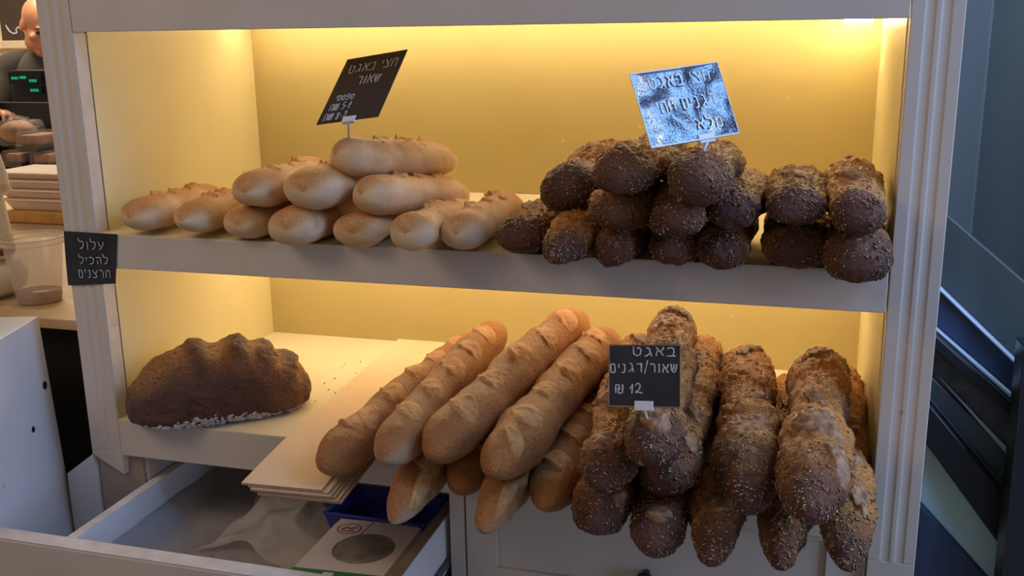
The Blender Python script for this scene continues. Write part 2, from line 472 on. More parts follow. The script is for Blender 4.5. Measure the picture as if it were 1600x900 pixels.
# ------------------------------------------------------------------ the bread builder
class Loaf:
    """a long bread as a function of u (metres along the axis, 0 at the front) and th (angle, pi/2 = top)"""
    def __init__(s, key, a, m, b, r, seed, style):
        s.r, s.seed, s.style = r, seed, style
        a, m, b = map(np.array, (a, m, b))
        t0 = (m-a)/np.linalg.norm(m-a); t1 = (b-m)/np.linalg.norm(b-m)
        sp = SHAPE.get(key, {})
        s.tip = dict(roll=.90, bag=1.15, half=1.0, dark=1.2)[style]*r*sp.get('tip', 1.0)
        s.wx = sp.get('wx', 1.0); s.dust = sp.get('dust', 0.0); s.crease = sp.get('crease'); s.point = sp.get('point', 0.0); s.droop = sp.get('droop', 0.0)
        p0 = a-t0*s.tip; p1 = b+t1*s.tip
        P = np.array([p0, a, m, b, p1])
        d = np.concatenate([[0], np.cumsum(np.linalg.norm(np.diff(P, axis=0), axis=1))])
        s.d, s.P, s.L = d, P, d[-1]
        k = np.linspace(0, s.L, 200)
        Q = np.stack([np.interp(k, d, P[:, i]) for i in range(3)], 1)
        ker = np.hanning(61); ker /= ker.sum()
        pad = np.concatenate([Q[:1]-(Q[1]-Q[0])*np.arange(30, 0, -1)[:, None], Q, Q[-1:]+(Q[-1]-Q[-2])*np.arange(1, 31)[:, None]])
        s.Q = np.stack([np.convolve(pad[:, i], ker, 'valid') for i in range(3)], 1)
        s.k = k
        T = np.gradient(s.Q, axis=0); T /= np.linalg.norm(T, axis=1)[:, None]
        U = np.array([0, 0, 1.0])-T*T[:, 2:3]; U /= np.linalg.norm(U, axis=1)[:, None]
        s.T, s.U, s.S = T, U, np.cross(T, U)
        s.tilt = 0.0
        s.swell = dict(roll=.0020, bag=.0010, half=.0022, dark=.0020)[style]
        s.scores = []

    def frame(s, u):
        f = lambda A: np.stack([np.interp(u, s.k, A[:, i]) for i in range(3)], -1)
        return f(s.Q), f(s.U), f(s.S), f(s.T)

    def prof(s, u):
        pt = s.point
        out = 1.0
        for e, k in ((u, pt), (s.L-u, 0.35)):
            tl = s.tip*((1.25 if s.style in ('roll', 'half') else 1.75)+1.6*k)
            x = np.clip(e/tl, 0, 1)
            pw = (2.5 if s.style in ('roll', 'half') else 2.2)-.55*k
            out = out*(1-(1-x)**pw)**(.5+.12*k)
        sd = s.seed
        am = .045 if s.style in ('roll', 'bag') else .065
        wob = 1+am*np.sin(u*23+sd*1.7)+am*.7*np.sin(u*51+sd)
        return s.r*out*wob

    def coat(s, u, th, C):  # noqa
        n = fbm(C, 22, s.seed+5, 2)
        if s.style in ('half', 'dark'):
            sp = smooth01(np.sin(th-s.tilt)+.55*n, -.10, .55)
            return sp*smooth01(u+.03*n, s.r*.5, s.r*(2.3 if s.style == 'half' else 3.6))
        if s.style == 'roll':
            return smooth01(np.sin(th)+.35*n, .25, 1.05)*.95
        return smooth01(np.sin(th)+.5*n, .1, 1.0)*.6

    def cutmask(s, u, th):
        o = np.zeros_like(u)
        for (uk, tk, Lp, Wd, al) in s.scores:
            du = u-uk; dv = (th-tk)*s.r
            p = (du*math.cos(al)+dv*math.sin(al))/Lp; q = (-du*math.sin(al)+dv*math.cos(al))/Wd
            o = np.maximum(o, np.exp(-(p*p+q*q)*1.2))
        return o

    def surf(s, u, th, off=0.0):
        u = np.asarray(u, float); th = np.asarray(th, float)
        C, U, S, T = s.frame(u)
        r = s.prof(u)
        C = C-U*(s.droop*s.r*np.clip(1-u/(s.r*3.2), 0, 1)**2)[..., None]
        ct, st = np.cos(th), np.sin(th)
        zz = np.where(st < 0, -0.90*np.abs(st)**.86, st)
        base = C+(S*ct[..., None]*s.wx+U*zz[..., None]*.97)*r[..., None]
        N = S*ct[..., None]+U*st[..., None]
        fade = np.clip(r/s.r, 0, 1)
        g = base+s.seed*1.37
        if s.style == 'roll':
            d = .0030*fbm(g, 21, s.seed, 2)+.0004*vnoise(g, 120, s.seed+3)
        elif s.style == 'bag':
            d = .0032*fbm(g, 19, s.seed, 2)+.0006*vnoise(g, 220, s.seed+3)
        else:
            c = s.coat(u, th, C)
            rid = 1-np.abs(vnoise(g*np.array([1, .75, 1.3]), 105, s.seed+4))
            rid2 = 1-np.abs(vnoise(g, 230, s.seed+9))
            d = .0045*fbm(g, 15, s.seed, 2)+.0026*vnoise(g, 48, s.seed+2)+.0020*vnoise(g, 130, s.seed+3)+.0011*vnoise(g, 280, s.seed+6)+c*(.0048*(rid-.6)+.0026*(rid2-.6))
        # every cut swells the crust a little and pulls it in beside the cut
        for (uk, tk, Lp, Wd, al) in s.scores:
            du = u-uk; dv = (th-tk)*s.r
            p = (du*math.cos(al)+dv*math.sin(al))/Lp; q = (-du*math.sin(al)+dv*math.cos(al))/Wd
            d = d+s.swell*np.exp(-(p*p*1.1+q*q*1.1))-.0013*np.exp(-(p*p*1.0+((q-1.35)/.4)**2))
        if s.crease:
            uc, tc = s.crease
            d = d-.0110*np.exp(-((u-uc-.006*np.sin(3*th))/.0065)**2-((th-tc)/.55)**2)+.0030*np.exp(-((u-uc-.014)/.010)**2-((th-tc)/.6)**2)
        d = d*np.clip(fade*1.3, 0, 1)
        return base+N*(d+off)[..., None], N

    def body(s, name, mat, parent=None):
        ns, nt_ = (150, 84) if s.L < .35 else (250, 84)
        if s.style in ('roll',): ns, nt_ = 110, 64
        x = np.linspace(0, 1, ns)
        # more rings near the tips
        u = s.L*(x-.13*np.sin(2*math.pi*x)/(1.0)*.9)
        u[0] = 1e-5; u[-1] = s.L-1e-5
        th = np.linspace(0, 2*math.pi, nt_, endpoint=False)
        UU, TT = np.meshgrid(u, th, indexing='ij')
        P, _ = s.surf(UU, TT)
        mb = MB(); mb.grid(P, 0, True, True)
        me = bpy.data.meshes.new(name)
        me.from_pydata(mb.v[0].tolist(), [], [f[::-1] for f in mb.f])
        C = s.frame(UU)[0]
        at_ = me.attributes.new('coat', 'FLOAT', 'POINT')
        at_.data.foreach_set('value', s.coat(UU, TT, C).ravel().astype(np.float32))
        if s.dust:
            ad = me.attributes.new('dust', 'FLOAT', 'POINT')
            v = s.dust*smooth01(1.0-UU/(s.r*2.6)+.45*fbm(P, 45, s.seed+8, 3), .05, .75)*smooth01(.75-np.sin(TT)*.6, .1, .9)
            ad.data.foreach_set('value', v.ravel().astype(np.float32))
        me.update()
        return link(name, me, mat, parent, True)

    def cut(s, k, mat, parent, ear=.0038, rough=.0012, name='scored_cut'):
        uk, tk, Lp, Wd, al = s.scores[k]
        n, m = 34, 22
        p = np.linspace(-1, 1, n); q = np.linspace(-1, 1, m)
        PP, QQ = np.meshgrid(p, q, indexing='ij')
        wv = (1-np.abs(PP)**2.2)**.65
        a = PP*Lp; bq = QQ*Wd*wv
        u = uk+a*math.cos(al)-bq*math.sin(al)
        th = tk+(a*math.sin(al)+bq*math.cos(al))/s.r
        u = np.clip(u, .001, s.L-.001)
        end = (1-PP**4)
        rim = np.clip((1-np.abs(QQ))/.22, 0, 1)
        base, N = s.surf(u, th, 0.0)
        nz = fbm(base+k, 95, s.seed+k, 3)
        lift = {'roll': .0014, 'bag': .0024}.get(s.style, .0026)
        h = -.0016+rim*lift*end+lift*.55*(1-QQ**2)*end+ear*np.exp(-((QQ-.72)/.16)**2)*end*(.7+.5*nz)+rough*nz*rim
        P = base+N*h[..., None]
        mb = MB(); mb.grid(P)
        me = bpy.data.meshes.new(name)
        me.from_pydata(mb.v[0].tolist(), [], mb.f)
        at_ = me.attributes.new('coat', 'FLOAT', 'POINT')
        at_.data.foreach_set('value', smooth01(nz, -.2, .6).ravel().astype(np.float32))
        me.update()
        return link(name, me, mat, parent, True)

    def seeds(s, n, parent, rng):
        u = rng.uniform(.002, s.L*.62, n)
        u = np.where(rng.uniform(size=n) < .55, rng.uniform(.002, s.L*.22, n), u)
        th = rng.uniform(-1.0, math.pi+1.0, n)
        P, N = s.surf(u, th, .0002)
        C, U, S, T = s.frame(u)
        V = []; F = []
        ln = rng.uniform(.0012, .0036, n); wd = ln*rng.uniform(.5, .85, n); hh = rng.uniform(.0006, .0013, n)
        ang = rng.uniform(0, math.pi, n)
        k = 0
        for i in range(n):
            t = np.cross(N[i], T[i]); t /= np.linalg.norm(t)+1e-9
            e1 = T[i]*math.cos(ang[i])+t*math.sin(ang[i]); e2 = np.cross(N[i], e1)
            c = P[i]
            ring = [c+e1*ln[i]*math.cos(a)+e2*wd[i]*math.sin(a) for a in np.linspace(0, 2*math.pi, 7)[:-1]]
            V += ring+[c+N[i]*hh[i], c-N[i]*.001]
            for j in range(6):
                F.append((k+j, k+(j+1) % 6, k+6)); F.append((k+(j+1) % 6, k+j, k+7))
            k += 8
        me = bpy.data.meshes.new('seed_coating')
        me.from_pydata([tuple(v) for v in V], [], F)
        me.update()
        o = link('seed_coating', me, M['seed'], parent, True)
        return tag(o, kind='stuff')


LOAVES = {
    'P1': ((0.0847, 0.005, 0.3826), (0.0846, 0.105, 0.3816), (0.0846, 0.205, 0.3813), 0.029),
    'P2': ((0.1896, -0.0002, 0.3842), (0.1895, 0.0999, 0.3831), (0.1895, 0.1999, 0.3828), 0.031),
    'P3': ((0.2852, 0.0006, 0.3792), (0.2845, 0.1006, 0.3785), (0.2841, 0.2006, 0.3785), 0.03),
    'P4': ((0.386, -0.0252, 0.3821), (0.3851, 0.0748, 0.3824), (0.3846, 0.1748, 0.3822), 0.034),
    'P5': ((0.4858, -0.0097, 0.378), (0.4856, 0.0903, 0.3796), (0.4856, 0.1903, 0.3786), 0.03),
    'P6': ((0.5966, -0.0678, 0.3914), (0.5994, 0.0306, 0.3844), (0.6021, 0.129, 0.3785), 0.03),
    'P7': ((0.6574, -0.0269, 0.3853), (0.6591, 0.0781, 0.3845), (0.6603, 0.1831, 0.3843), 0.031),
    'P8': ((0.3086, -0.0059, 0.4333), (0.3091, 0.0942, 0.4321), (0.3094, 0.1941, 0.4317), 0.032),
    'P9': ((0.4145, -0.0175, 0.4401), (0.4146, 0.0776, 0.4398), (0.4147, 0.1726, 0.4394), 0.034),
    'P10': ((0.5082, -0.0053, 0.4315), (0.5386, 0.0914, 0.4191), (0.5702, 0.1855, 0.4042), 0.031),
    'P11': ((0.4588, 0.0257, 0.4845), (0.5032, 0.1106, 0.4702), (0.5476, 0.1956, 0.4589), 0.032),
    'D1': ((0.7475, -0.0264, 0.3832), (0.7475, 0.0736, 0.3821), (0.7475, 0.1736, 0.3819), 0.031),
    'D2': ((0.822, -0.0801, 0.3887), (0.8259, 0.0186, 0.3822), (0.8273, 0.1192, 0.3836), 0.034),
    'D3': ((0.8864, -0.0448, 0.3758), (0.8883, 0.0551, 0.3824), (0.8894, 0.155, 0.3797), 0.031),
    'D4': ((0.9654, -0.0295, 0.3776), (0.9649, 0.0699, 0.3793), (0.9646, 0.1702, 0.3785), 0.03),
    'D5': ((1.0338, -0.039, 0.3792), (1.0322, 0.061, 0.3795), (1.0316, 0.161, 0.3794), 0.031),
    'D6': ((1.1253, -0.0178, 0.3805), (1.1253, 0.0822, 0.3804), (1.1253, 0.1822, 0.3804), 0.032),
    'D7': ((1.2056, -0.0579, 0.3792), (1.206, 0.0418, 0.3831), (1.2062, 0.1419, 0.3822), 0.034),
    'D8': ((0.8038, 0.0189, 0.4428), (0.8149, 0.1178, 0.4547), (0.8261, 0.2163, 0.4694), 0.034),
    'D9': ((0.8947, -0.0708, 0.4319), (0.8925, 0.0286, 0.4409), (0.892, 0.1286, 0.4416), 0.031),
    'D10': ((0.9773, -0.0929, 0.4301), (0.9744, 0.0061, 0.4371), (0.9722, 0.1064, 0.4364), 0.031),
    'D11': ((1.0458, -0.0491, 0.4379), (1.0519, 0.0505, 0.436), (1.0542, 0.1505, 0.4349), 0.032),
    'D12': ((1.126, -0.0552, 0.4411), (1.126, 0.0448, 0.4415), (1.126, 0.1448, 0.4411), 0.032),
    'D13': ((1.2007, -0.0738, 0.4438), (1.2003, 0.0262, 0.4486), (1.2, 0.1261, 0.4476), 0.035),
    'D14': ((0.906, -0.1022, 0.489), (0.9221, -0.0044, 0.4938), (0.9364, 0.0939, 0.4855), 0.033),
    'D15': ((1.0063, -0.1164, 0.4827), (1.0086, -0.0277, 0.4896), (1.0125, 0.0616, 0.4842), 0.034),
    'B1': ((0.4967, -0.1481, 0.0675), (0.5154, 0.102, 0.0794), (0.5343, 0.3521, 0.083), 0.036),
    'B2': ((0.5999, -0.1751, 0.1047), (0.5943, 0.0735, 0.1154), (0.5892, 0.3225, 0.1203), 0.036),
    'B3': ((0.6714, -0.1596, 0.113), (0.7036, 0.0991, 0.1338), (0.7368, 0.3587, 0.1403), 0.04),
    'B4': ((0.7642, -0.1883, 0.1099), (0.7837, 0.0603, 0.1195), (0.8044, 0.3085, 0.125), 0.039),
    'B5': ((0.6191, -0.1954, 0.0303), (0.6153, 0.0422, 0.0507), (0.6122, 0.283, 0.0568), 0.034),
    'B6': ((0.6849, -0.1137, 0.0432), (0.6831, 0.1261, 0.0634), (0.6814, 0.3655, 0.0715), 0.037),
    'B7': ((0.7525, -0.2091, 0.0407), (0.7515, 0.0308, 0.0507), (0.748, 0.2707, 0.0541), 0.034),
    'B8': ((0.8236, -0.1595, 0.0526), (0.8191, 0.0804, 0.0537), (0.8144, 0.3204, 0.0534), 0.037),
    'L1': ((0.9087, -0.2179, 0.1214), (0.8912, 0.0288, 0.126), (0.8739, 0.2755, 0.1246), 0.037),
    'L2': ((0.973, -0.2325, 0.1743), (0.9553, 0.0055, 0.1894), (0.9395, 0.2446, 0.1844), 0.038),
    'L3': ((0.984, -0.1631, 0.1083), (0.9842, 0.0737, 0.1241), (0.9805, 0.3127, 0.1202), 0.038),
    'L4': ((0.8957, -0.1881, 0.0496), (0.8909, 0.0507, 0.0544), (0.8862, 0.2913, 0.0544), 0.038),
    'L5': ((0.9745, -0.196, 0.0351), (0.9647, 0.0424, 0.0534), (0.9575, 0.2825, 0.0535), 0.037),
    'L6': ((1.0473, -0.199, 0.04), (1.0372, 0.0403, 0.0535), (1.0278, 0.2801, 0.0535), 0.037),
    'L7': ((1.0876, -0.212, 0.1132), (1.0722, 0.0255, 0.1192), (1.0562, 0.2628, 0.1219), 0.041),
    'L8': ((1.1623, -0.2832, 0.1446), (1.1692, -0.0378, 0.1422), (1.1761, 0.2076, 0.1434), 0.041),
    'L9': ((1.1321, -0.195, 0.0448), (1.1288, 0.0538, 0.0563), (1.1255, 0.3041, 0.0618), 0.038),
    'L10': ((1.2096, -0.1875, 0.0533), (1.2061, 0.066, 0.0585), (1.2071, 0.3172, 0.0822), 0.041),
}

LABELS = {
    'P1': 'pale half baguette at the far left end of the upper shelf',
    'P2': 'pale half baguette second from the left end of the upper shelf, nothing on it',
    'P3': 'pale half baguette third from the left, under the left loaf of the second layer',
    'P4': 'fat pale half baguette with creased front end, fourth from the left on the board',
    'P5': 'pale half baguette on the shelf board below the two crosswise ones',
    'P6': 'pale half baguette on the board, left neighbour of the last pale one',
    'P7': 'pale half baguette on the shelf board right beside the first seeded one',
    'P8': 'pale half baguette at the left end of the second layer',
    'P9': 'pale half baguette in the second layer, just left of the crosswise ones',
    'P10': 'pale half baguette lying crosswise directly under the topmost pale one',
    'P11': 'topmost pale half baguette lying crosswise with the price sign pinned in',
    'D1': 'small dark seeded half baguette touching the pale ones on the shelf board',
    'D2': 'dark seeded half baguette tipping its pointed end down over the shelf edge',
    'D3': 'dark seeded half baguette with a round swirl on its end, on the shelf board',
    'D4': 'dark seeded half baguette on the shelf board, deep in shade below the signed one',
    'D5': 'dark seeded half baguette third from the right end on the shelf board',
    'D6': 'dark seeded half baguette second from the right end on the shelf board',
    'D7': 'dark seeded half baguette at the right end of the shelf board against the post',
    'D8': 'dark seeded half baguette at the left end of the second seeded layer',
    'D9': 'shaded dark half baguette in the second layer under the top left seeded one',
    'D10': 'dark half baguette in the second layer right below the one with the blue sign',
    'D11': 'wide seeded half baguette in the second layer, third from the right end',
    'D12': 'seeded half baguette in the second layer, second from the right end',
    'D13': 'seeded half baguette in the second layer at the right end, against the post',
    'D14': 'top layer seeded half baguette left of the one with the blue sign',
    'D15': 'top seeded half baguette with the shining blue sign pinned in it',
    'B1': 'golden baguette farthest left, lying on the paper bags',
    'B2': 'golden baguette with a pale smooth tip, second from the paper bags',
    'B3': 'long golden baguette on top of the pile reaching highest at the back',
    'B4': 'golden baguette on top of the pile just left of the small square sign',
    'B5': 'golden baguette with a pale floury tip drooping over the open drawer',
    'B6': 'orange brown baguette end tucked under the highest golden baguette',
    'B7': 'golden baguette with a split pale tip hanging lowest beside the drawer corner',
    'B8': 'smooth brown baguette in the bottom row next to the first dark baguettes',
    'L1': 'dark grain baguette left of the signed one, with a curled end',
    'L2': 'topmost dark grain baguette with the square price sign pinned in it',
    'L3': 'dark grain baguette with a bluish shining end tucked right of the signed one',
    'L4': 'dark grain baguette at the left end of the bottom row, with pale flecks',
    'L5': 'dark grain baguette below the signed one, with a pale flap on its tip',
    'L6': 'dark grain baguette in the bottom row left below the big upright one',
    'L7': 'big dark grain baguette lying alone between the signed one and the right hand ones',
    'L8': 'big dark grain baguette with pale swirling cuts, uppermost at the right',
    'L9': 'dark grain baguette in the bottom row, its short tip between two big ones',
    'L10': 'dark grain baguette farthest right, leaning against the right post',
}


def make_loaf(key, seed):
    a, m, b, r = LOAVES[key]
    rng = np.random.default_rng(seed)
    kind = 'roll' if key[0] == 'P' else 'half' if key[0] == 'D' else 'bag' if key[0] == 'B' else 'dark'
    lf = Loaf(key, a, m, b, r, seed, kind)
    H = math.pi/2
    if kind == 'roll':
        for i in range(3):
            lf.scores.append((lf.L*(.34+.19*i)+rng.uniform(-.006, .006), H+rng.uniform(-.15, .15), .030, .0125, rng.uniform(.35, .7)))
        mat, cm, nm, cat, gr = M['roll'], M['rollcut'], 'half_baguette', 'bread', 'pale sourdough half baguettes on the upper shelf'
    elif kind == 'half':
        if rng.uniform() < .5: lf.scores.append((lf.L*.42, H+rng.uniform(-.3, .3), .04, .013, rng.uniform(.2, .5)))
        mat, cm, nm, cat, gr = M['darkbread'], M['darkcut'], 'seeded_half_baguette', 'bread', 'dark seeded half baguettes on the upper shelf'
    elif kind == 'bag':
        u0 = .16 if key not in FRONT_CUTS else .21
        for i in range(5):
            uk = lf.L*(u0+(.86-u0)/4.3*i)+rng.uniform(-.010, .010)
            lf.scores.append((uk, H-.22+rng.uniform(-.22, .22), rng.uniform(.036, .044), rng.uniform(.021, .025), rng.uniform(.55, .85)))
        mat, cm, nm, cat, gr = M['bag'], M['bagcut'], 'baguette', 'bread', 'pale sourdough baguettes on the lower shelf'
    else:
        for i in range(4):
            lf.scores.append((lf.L*((.15 if key not in FRONT_CUTS else .32)+.17*i)+rng.uniform(-.02, .02), H+rng.uniform(-.5, .4), .042, .015, rng.uniform(.4, .9)*rng.choice([-1, 1])))
        mat, cm, nm, cat, gr = M['darkbread'], M['darkcut'], 'seeded_baguette', 'bread', 'dark grain baguettes on the lower shelf'
    nreg = len(lf.scores)
    for (uk, dt, Lp, Wd, al) in FRONT_CUTS.get(key, []): lf.scores.append((uk, H+dt, Lp, Wd, al))
    o = lf.body(nm, mat)
    tag(o, LABELS[key], cat, gr)
    for k in range(len(lf.scores)):
        if kind == 'dark' and k == 2 and k < nreg: continue
        lf.cut(k, cm, o, ear={'roll': .0034, 'bag': .0030}.get(kind, .0036), rough={'roll': .0036, 'bag': .0011}.get(kind, .0018))
    if kind == 'half': lf.seeds(420, o, rng)
    if kind == 'dark': lf.seeds(620, o, rng)
    return lf, o


# ------------------------------------------------------------------ setting
def structure(o): return tag(o, kind='structure')


mb = MB(); mb.box(-6, 4, -4, 6, FLOOR-.05, FLOOR)
structure(mb.build('floor', M['floor']))
mb = MB(); mb.box(-6, -.3, 4.1, 4.2, FLOOR, 2.2)
structure(mb.build('wall_back', M['wallcream']))
mb = MB(); mb.box(-4.6, -4.5, 0.5, 4.1, FLOOR, 2.2)
structure(mb.build('wall_left', M['wallcream']))
mb = MB(); mb.box(.2, 3.6, 1.9, 2.0, FLOOR, 2.2)
c0 = at(1500, 100, 1.85)[0]; c1 = at(1540, 100, 1.85)[0]
structure(mb.build('wall_right', M['slate']))
mb = MB(); mb.box(c0-.12, c1, 1.78, 1.9, FLOOR, 2.2)
structure(mb.build('trim_1', M['slatelight'], bevel=.01))

# ------------------------------------------------------------------ display cabinet
cab = empty('display_cabinet', (W/2, D/2, FLOOR), 'tall cream and grey bread display cabinet with lit shelves and a drawer pulled out', 'cabinet')


def post(x0, x1, z0a, z0b, zf, name):
    """fluted face board, two grooves; bottom edge runs from z0a at x0 to z0b at x1; grooves stop at zf"""
    w_ = x1-x0
    g = [x0+w_*.36, x0+w_*.66]
    y0, y1, dp, hw = 0.0, .030, .0017, .0048
    poly = [(x0, y0)]
    for c in g:
        poly += [(c-hw*1.5, y0), (c-hw*.8, y0+dp*.8), (c, y0+dp), (c+hw*.8, y0+dp*.8), (c+hw*1.5, y0)]
    poly += [(x1, y0), (x1, y1), (x0, y1)]
    mb = MB()
    mb.prism(poly, zf, 1.05, 'z')
    zl = lambda x: z0a+(z0b-z0a)*(x-x0)/w_
    mb.hexa([(x0, y0, zl(x0)), (x1, y0, zl(x1)), (x1, y1, zl(x1)), (x0, y1, zl(x0))],
            [(x0, y0, zf), (x1, y0, zf), (x1, y1, zf), (x0, y1, zf)])
    return mb.build(name, M['paint'], cab, bevel=.0012)


PL, PR = -.0632, W+.0648
post(PL, -.0012, -.0525, -.0862, -.042, 'fluted_post')
post(W+.0012, PR, FLOOR, FLOOR, -.075, 'fluted_post')
# worn inner edge of the left post
mb = MB(); mb.box(-.0010, .0004, .001, .030, -.07, ZH-.002)
mb.build('chipped_edge', M['paint_edge'], cab)
mb = MB(); mb.box(0.0, W, 0.0, .022, ZH, 1.05)
mb.build('header_board', M['paint'], cab, bevel=.001)
# ceiling over the top shelf
mb = MB(); mb.box(0, W, .022, D, .716, .736)
mb.build('top_board', M['cream'], cab)
mb = MB(); mb.box(-.02, 0, .034, D, S2B, .716); mb.build('side_panel', M['cream'], cab)
mb = MB(); mb.box(W, W+.02, .034, D, S2B, .716); mb.build('side_panel', M['cream'], cab)
mb = MB(); mb.box(-.02, W+.02, D, D+.015, FLOOR, .74); mb.build('back_panel', M['yellow'], cab)
# thin dark joints behind the posts
mb = MB(); mb.box(-.018, -.002, .030, .034, S2B, ZH); mb.build('joint_strip', M['seam'], cab)
mb = MB(); mb.box(W+.002, W+.018, .030, .034, S2B, ZH); mb.build('joint_strip', M['seam'], cab)
# shelves: board (cream) with a thick grey front strip
for zt, zb, nm in ((S1T, S1B, 'upper'), (S2T, S2B, 'lower')):
    mb = MB(); mb.box(.0005, W-.0005, .0, .024, zb, zt-.0004)
    f_ = mb.build('shelf_fascia', M['paint'], cab, bevel=.0015)
    mb = MB(); mb.box(0.0005, W-.0005, .0242, D, zt-.022, zt)
    mb.build('shelf_board', M['shelf'], cab, bevel=.0006)
    mb = MB(); mb.box(.001, W-.001, .0006, .0236, zt-.0006, zt+.0002)
    mb.build('shelf_edge', M['shelf'], cab)


def lamp(z, y, x0, x1, glow='led'):
    """slim tube lamp fixed under a board: grey channel and glowing diffuser"""
    mb = MB(); mb.box(x0, x1, y-.012, y+.012, z-.006, z)
    h = mb.build('lamp_strip', M['clip'], cab)
    t = np.linspace(math.pi, 2*math.pi, 9)
    P = np.array([[(x, y+.010*math.cos(a), z-.006+.010*math.sin(a)) for a in t] for x in (x0+.004, x1-.004)])
    mb = MB(); mb.grid(P)
    mb.build('lamp_diffuser', M[glow], cab, smooth=True)


lamp(.716, .470, .02, W-.02)
lamp(S1T-.022, .420, .02, W-.02, 'led_low')
# hanging end cap of the upper lamp, just visible below the header at the right
mb = MB(); mb.box(1.185, 1.232, .478, .500, .674, .705)
mb.build('lamp_end', M['led'], cab, bevel=.003)

# base under the lower shelf
mb = MB(); mb.box(-.062, .030, .014, .030, FLOOR, -.0495)
mb.build('base_stile', M['brownface'], cab)
mb = MB(); mb.box(.030, .036, .020, D, -.25, -.0495); mb.build('base_rail', M['paint'], cab)
mb = MB(); mb.box(-.062, -.046, .030, D, FLOOR, -.0495); mb.build('base_side', M['brownface'], cab)
mb = MB(); mb.box(W+.045, PR, .030, D, FLOOR, -.0495); mb.build('base_side', M['paint'], cab)
mb = MB(); mb.box(.610, .634, .010, .40, FLOOR, -.0500); mb.build('base_stile', M['paint'], cab)
mb = MB(); mb.box(.036, .610, .012, .030, FLOOR, -.24); mb.build('base_front', M['paint'], cab)
mb = MB(); mb.box(.036, .610, .50, .51, -.25, -.0495); mb.build('base_back', M['dark'], cab)
# closed drawer to the right with a recessed panel
x0, x1, z0, z1 = .637, W-.003, -.235, -.0545
mb = MB()
mb.box(x0, x1, .012, .030, z0, z0+.058)
mb.box(x0, x0+.052, .012, .030, z0+.058, z1)
mb.box(x1-.052, x1, .012, .030, z0+.058, z1)
mb.box(x0+.052, x1-.052, .012, .030, z1-.006, z1)
mb.box(x0+.052, x1-.052, .019, .030, z0+.058, z1-.006)
drw2 = mb.build('closed_drawer', M['paint'], cab, bevel=.0008)
mb = MB(); mb.lathe([(.0001, -.030), (.011, -.030), (.013, -.026), (.012, -.019), (.006, -.014), (.0055, 0.0)], (.931, .0195, -.153), 24, M=[[1, 0, 0], [0, 0, 1], [0, 1, 0]])
mb.build('knob', M['black'], drw2, smooth=True)
mb = MB(); mb.box(x0, x1, .012, .030, FLOOR, z0-.004); mb.build('base_front', M['paint'], cab)

# the open drawer
XL, XR, YF = .040, .600, -.200
drawer = MB()
drawer.box(XL, XL+.016, YF, .300, -.205, -.100)
drawer.box(XL, XR, .300, .314, -.205, -.100)
drawer.box(XL, XR, YF, .300, -.205, -.197)
dr = drawer.build('open_drawer', M['white'], cab, bevel=.001)
mb = MB(); mb.box(XL-.0004, XL+.0164, YF, .300, -.100, -.0988); mb.build('drawer_top_edge', M['whiteedge'], dr)
mb = MB(); mb.box(XR-.016, XR, YF, .300, -.205, -.101); mb.build('drawer_side', M['white'], dr)
mb = MB(); mb.box(XR-.0165, XR+.0005, YF, .300, -.101, -.0985); mb.build('drawer_top_edge', M['drawerwood'], dr)
mb = MB(); mb.box(XR+.0005, XR+.006, YF+.02, .012, -.185, -.172); mb.build('drawer_runner', M['railgrey'], dr)
mb = MB(); mb.box(-.118, .690, YF-.031, YF, -.30, -.0995)
mb.build('drawer_front', M['brownface'] if False else M['paint'], dr, bevel=.004)
mb = MB(); mb.box(-.116, .688, YF-.0305, YF-.0005, -.0998, -.0985); mb.build('drawer_top_edge', M['whiteedge'], dr, bevel=.0005)
# grey plastic sheet lining the drawer: creased and turned up at the side
n, m_ = 60, 60
xs = np.linspace(XL+.018, XR-.018, n); ys = np.linspace(YF+.003, .295, m_)
XX, YY = np.meshgrid(xs, ys, indexing='ij')
up = .042*np.exp(-((XX-xs[0])/.030)**2)
ZZ = -.193+up+.0022*(fbm(np.stack([XX, YY, 0*XX], -1), 16, 3, 3)+1.2)
mb = MB(); mb.grid(np.stack([XX, YY, ZZ], -1))
mb.build('plastic_liner', M['liner'], dr, smooth=True)

# ------------------------------------------------------------------ bread
order = list(LOAVES)
for i, k in enumerate(order):
    make_loaf(k, 11+i*7)


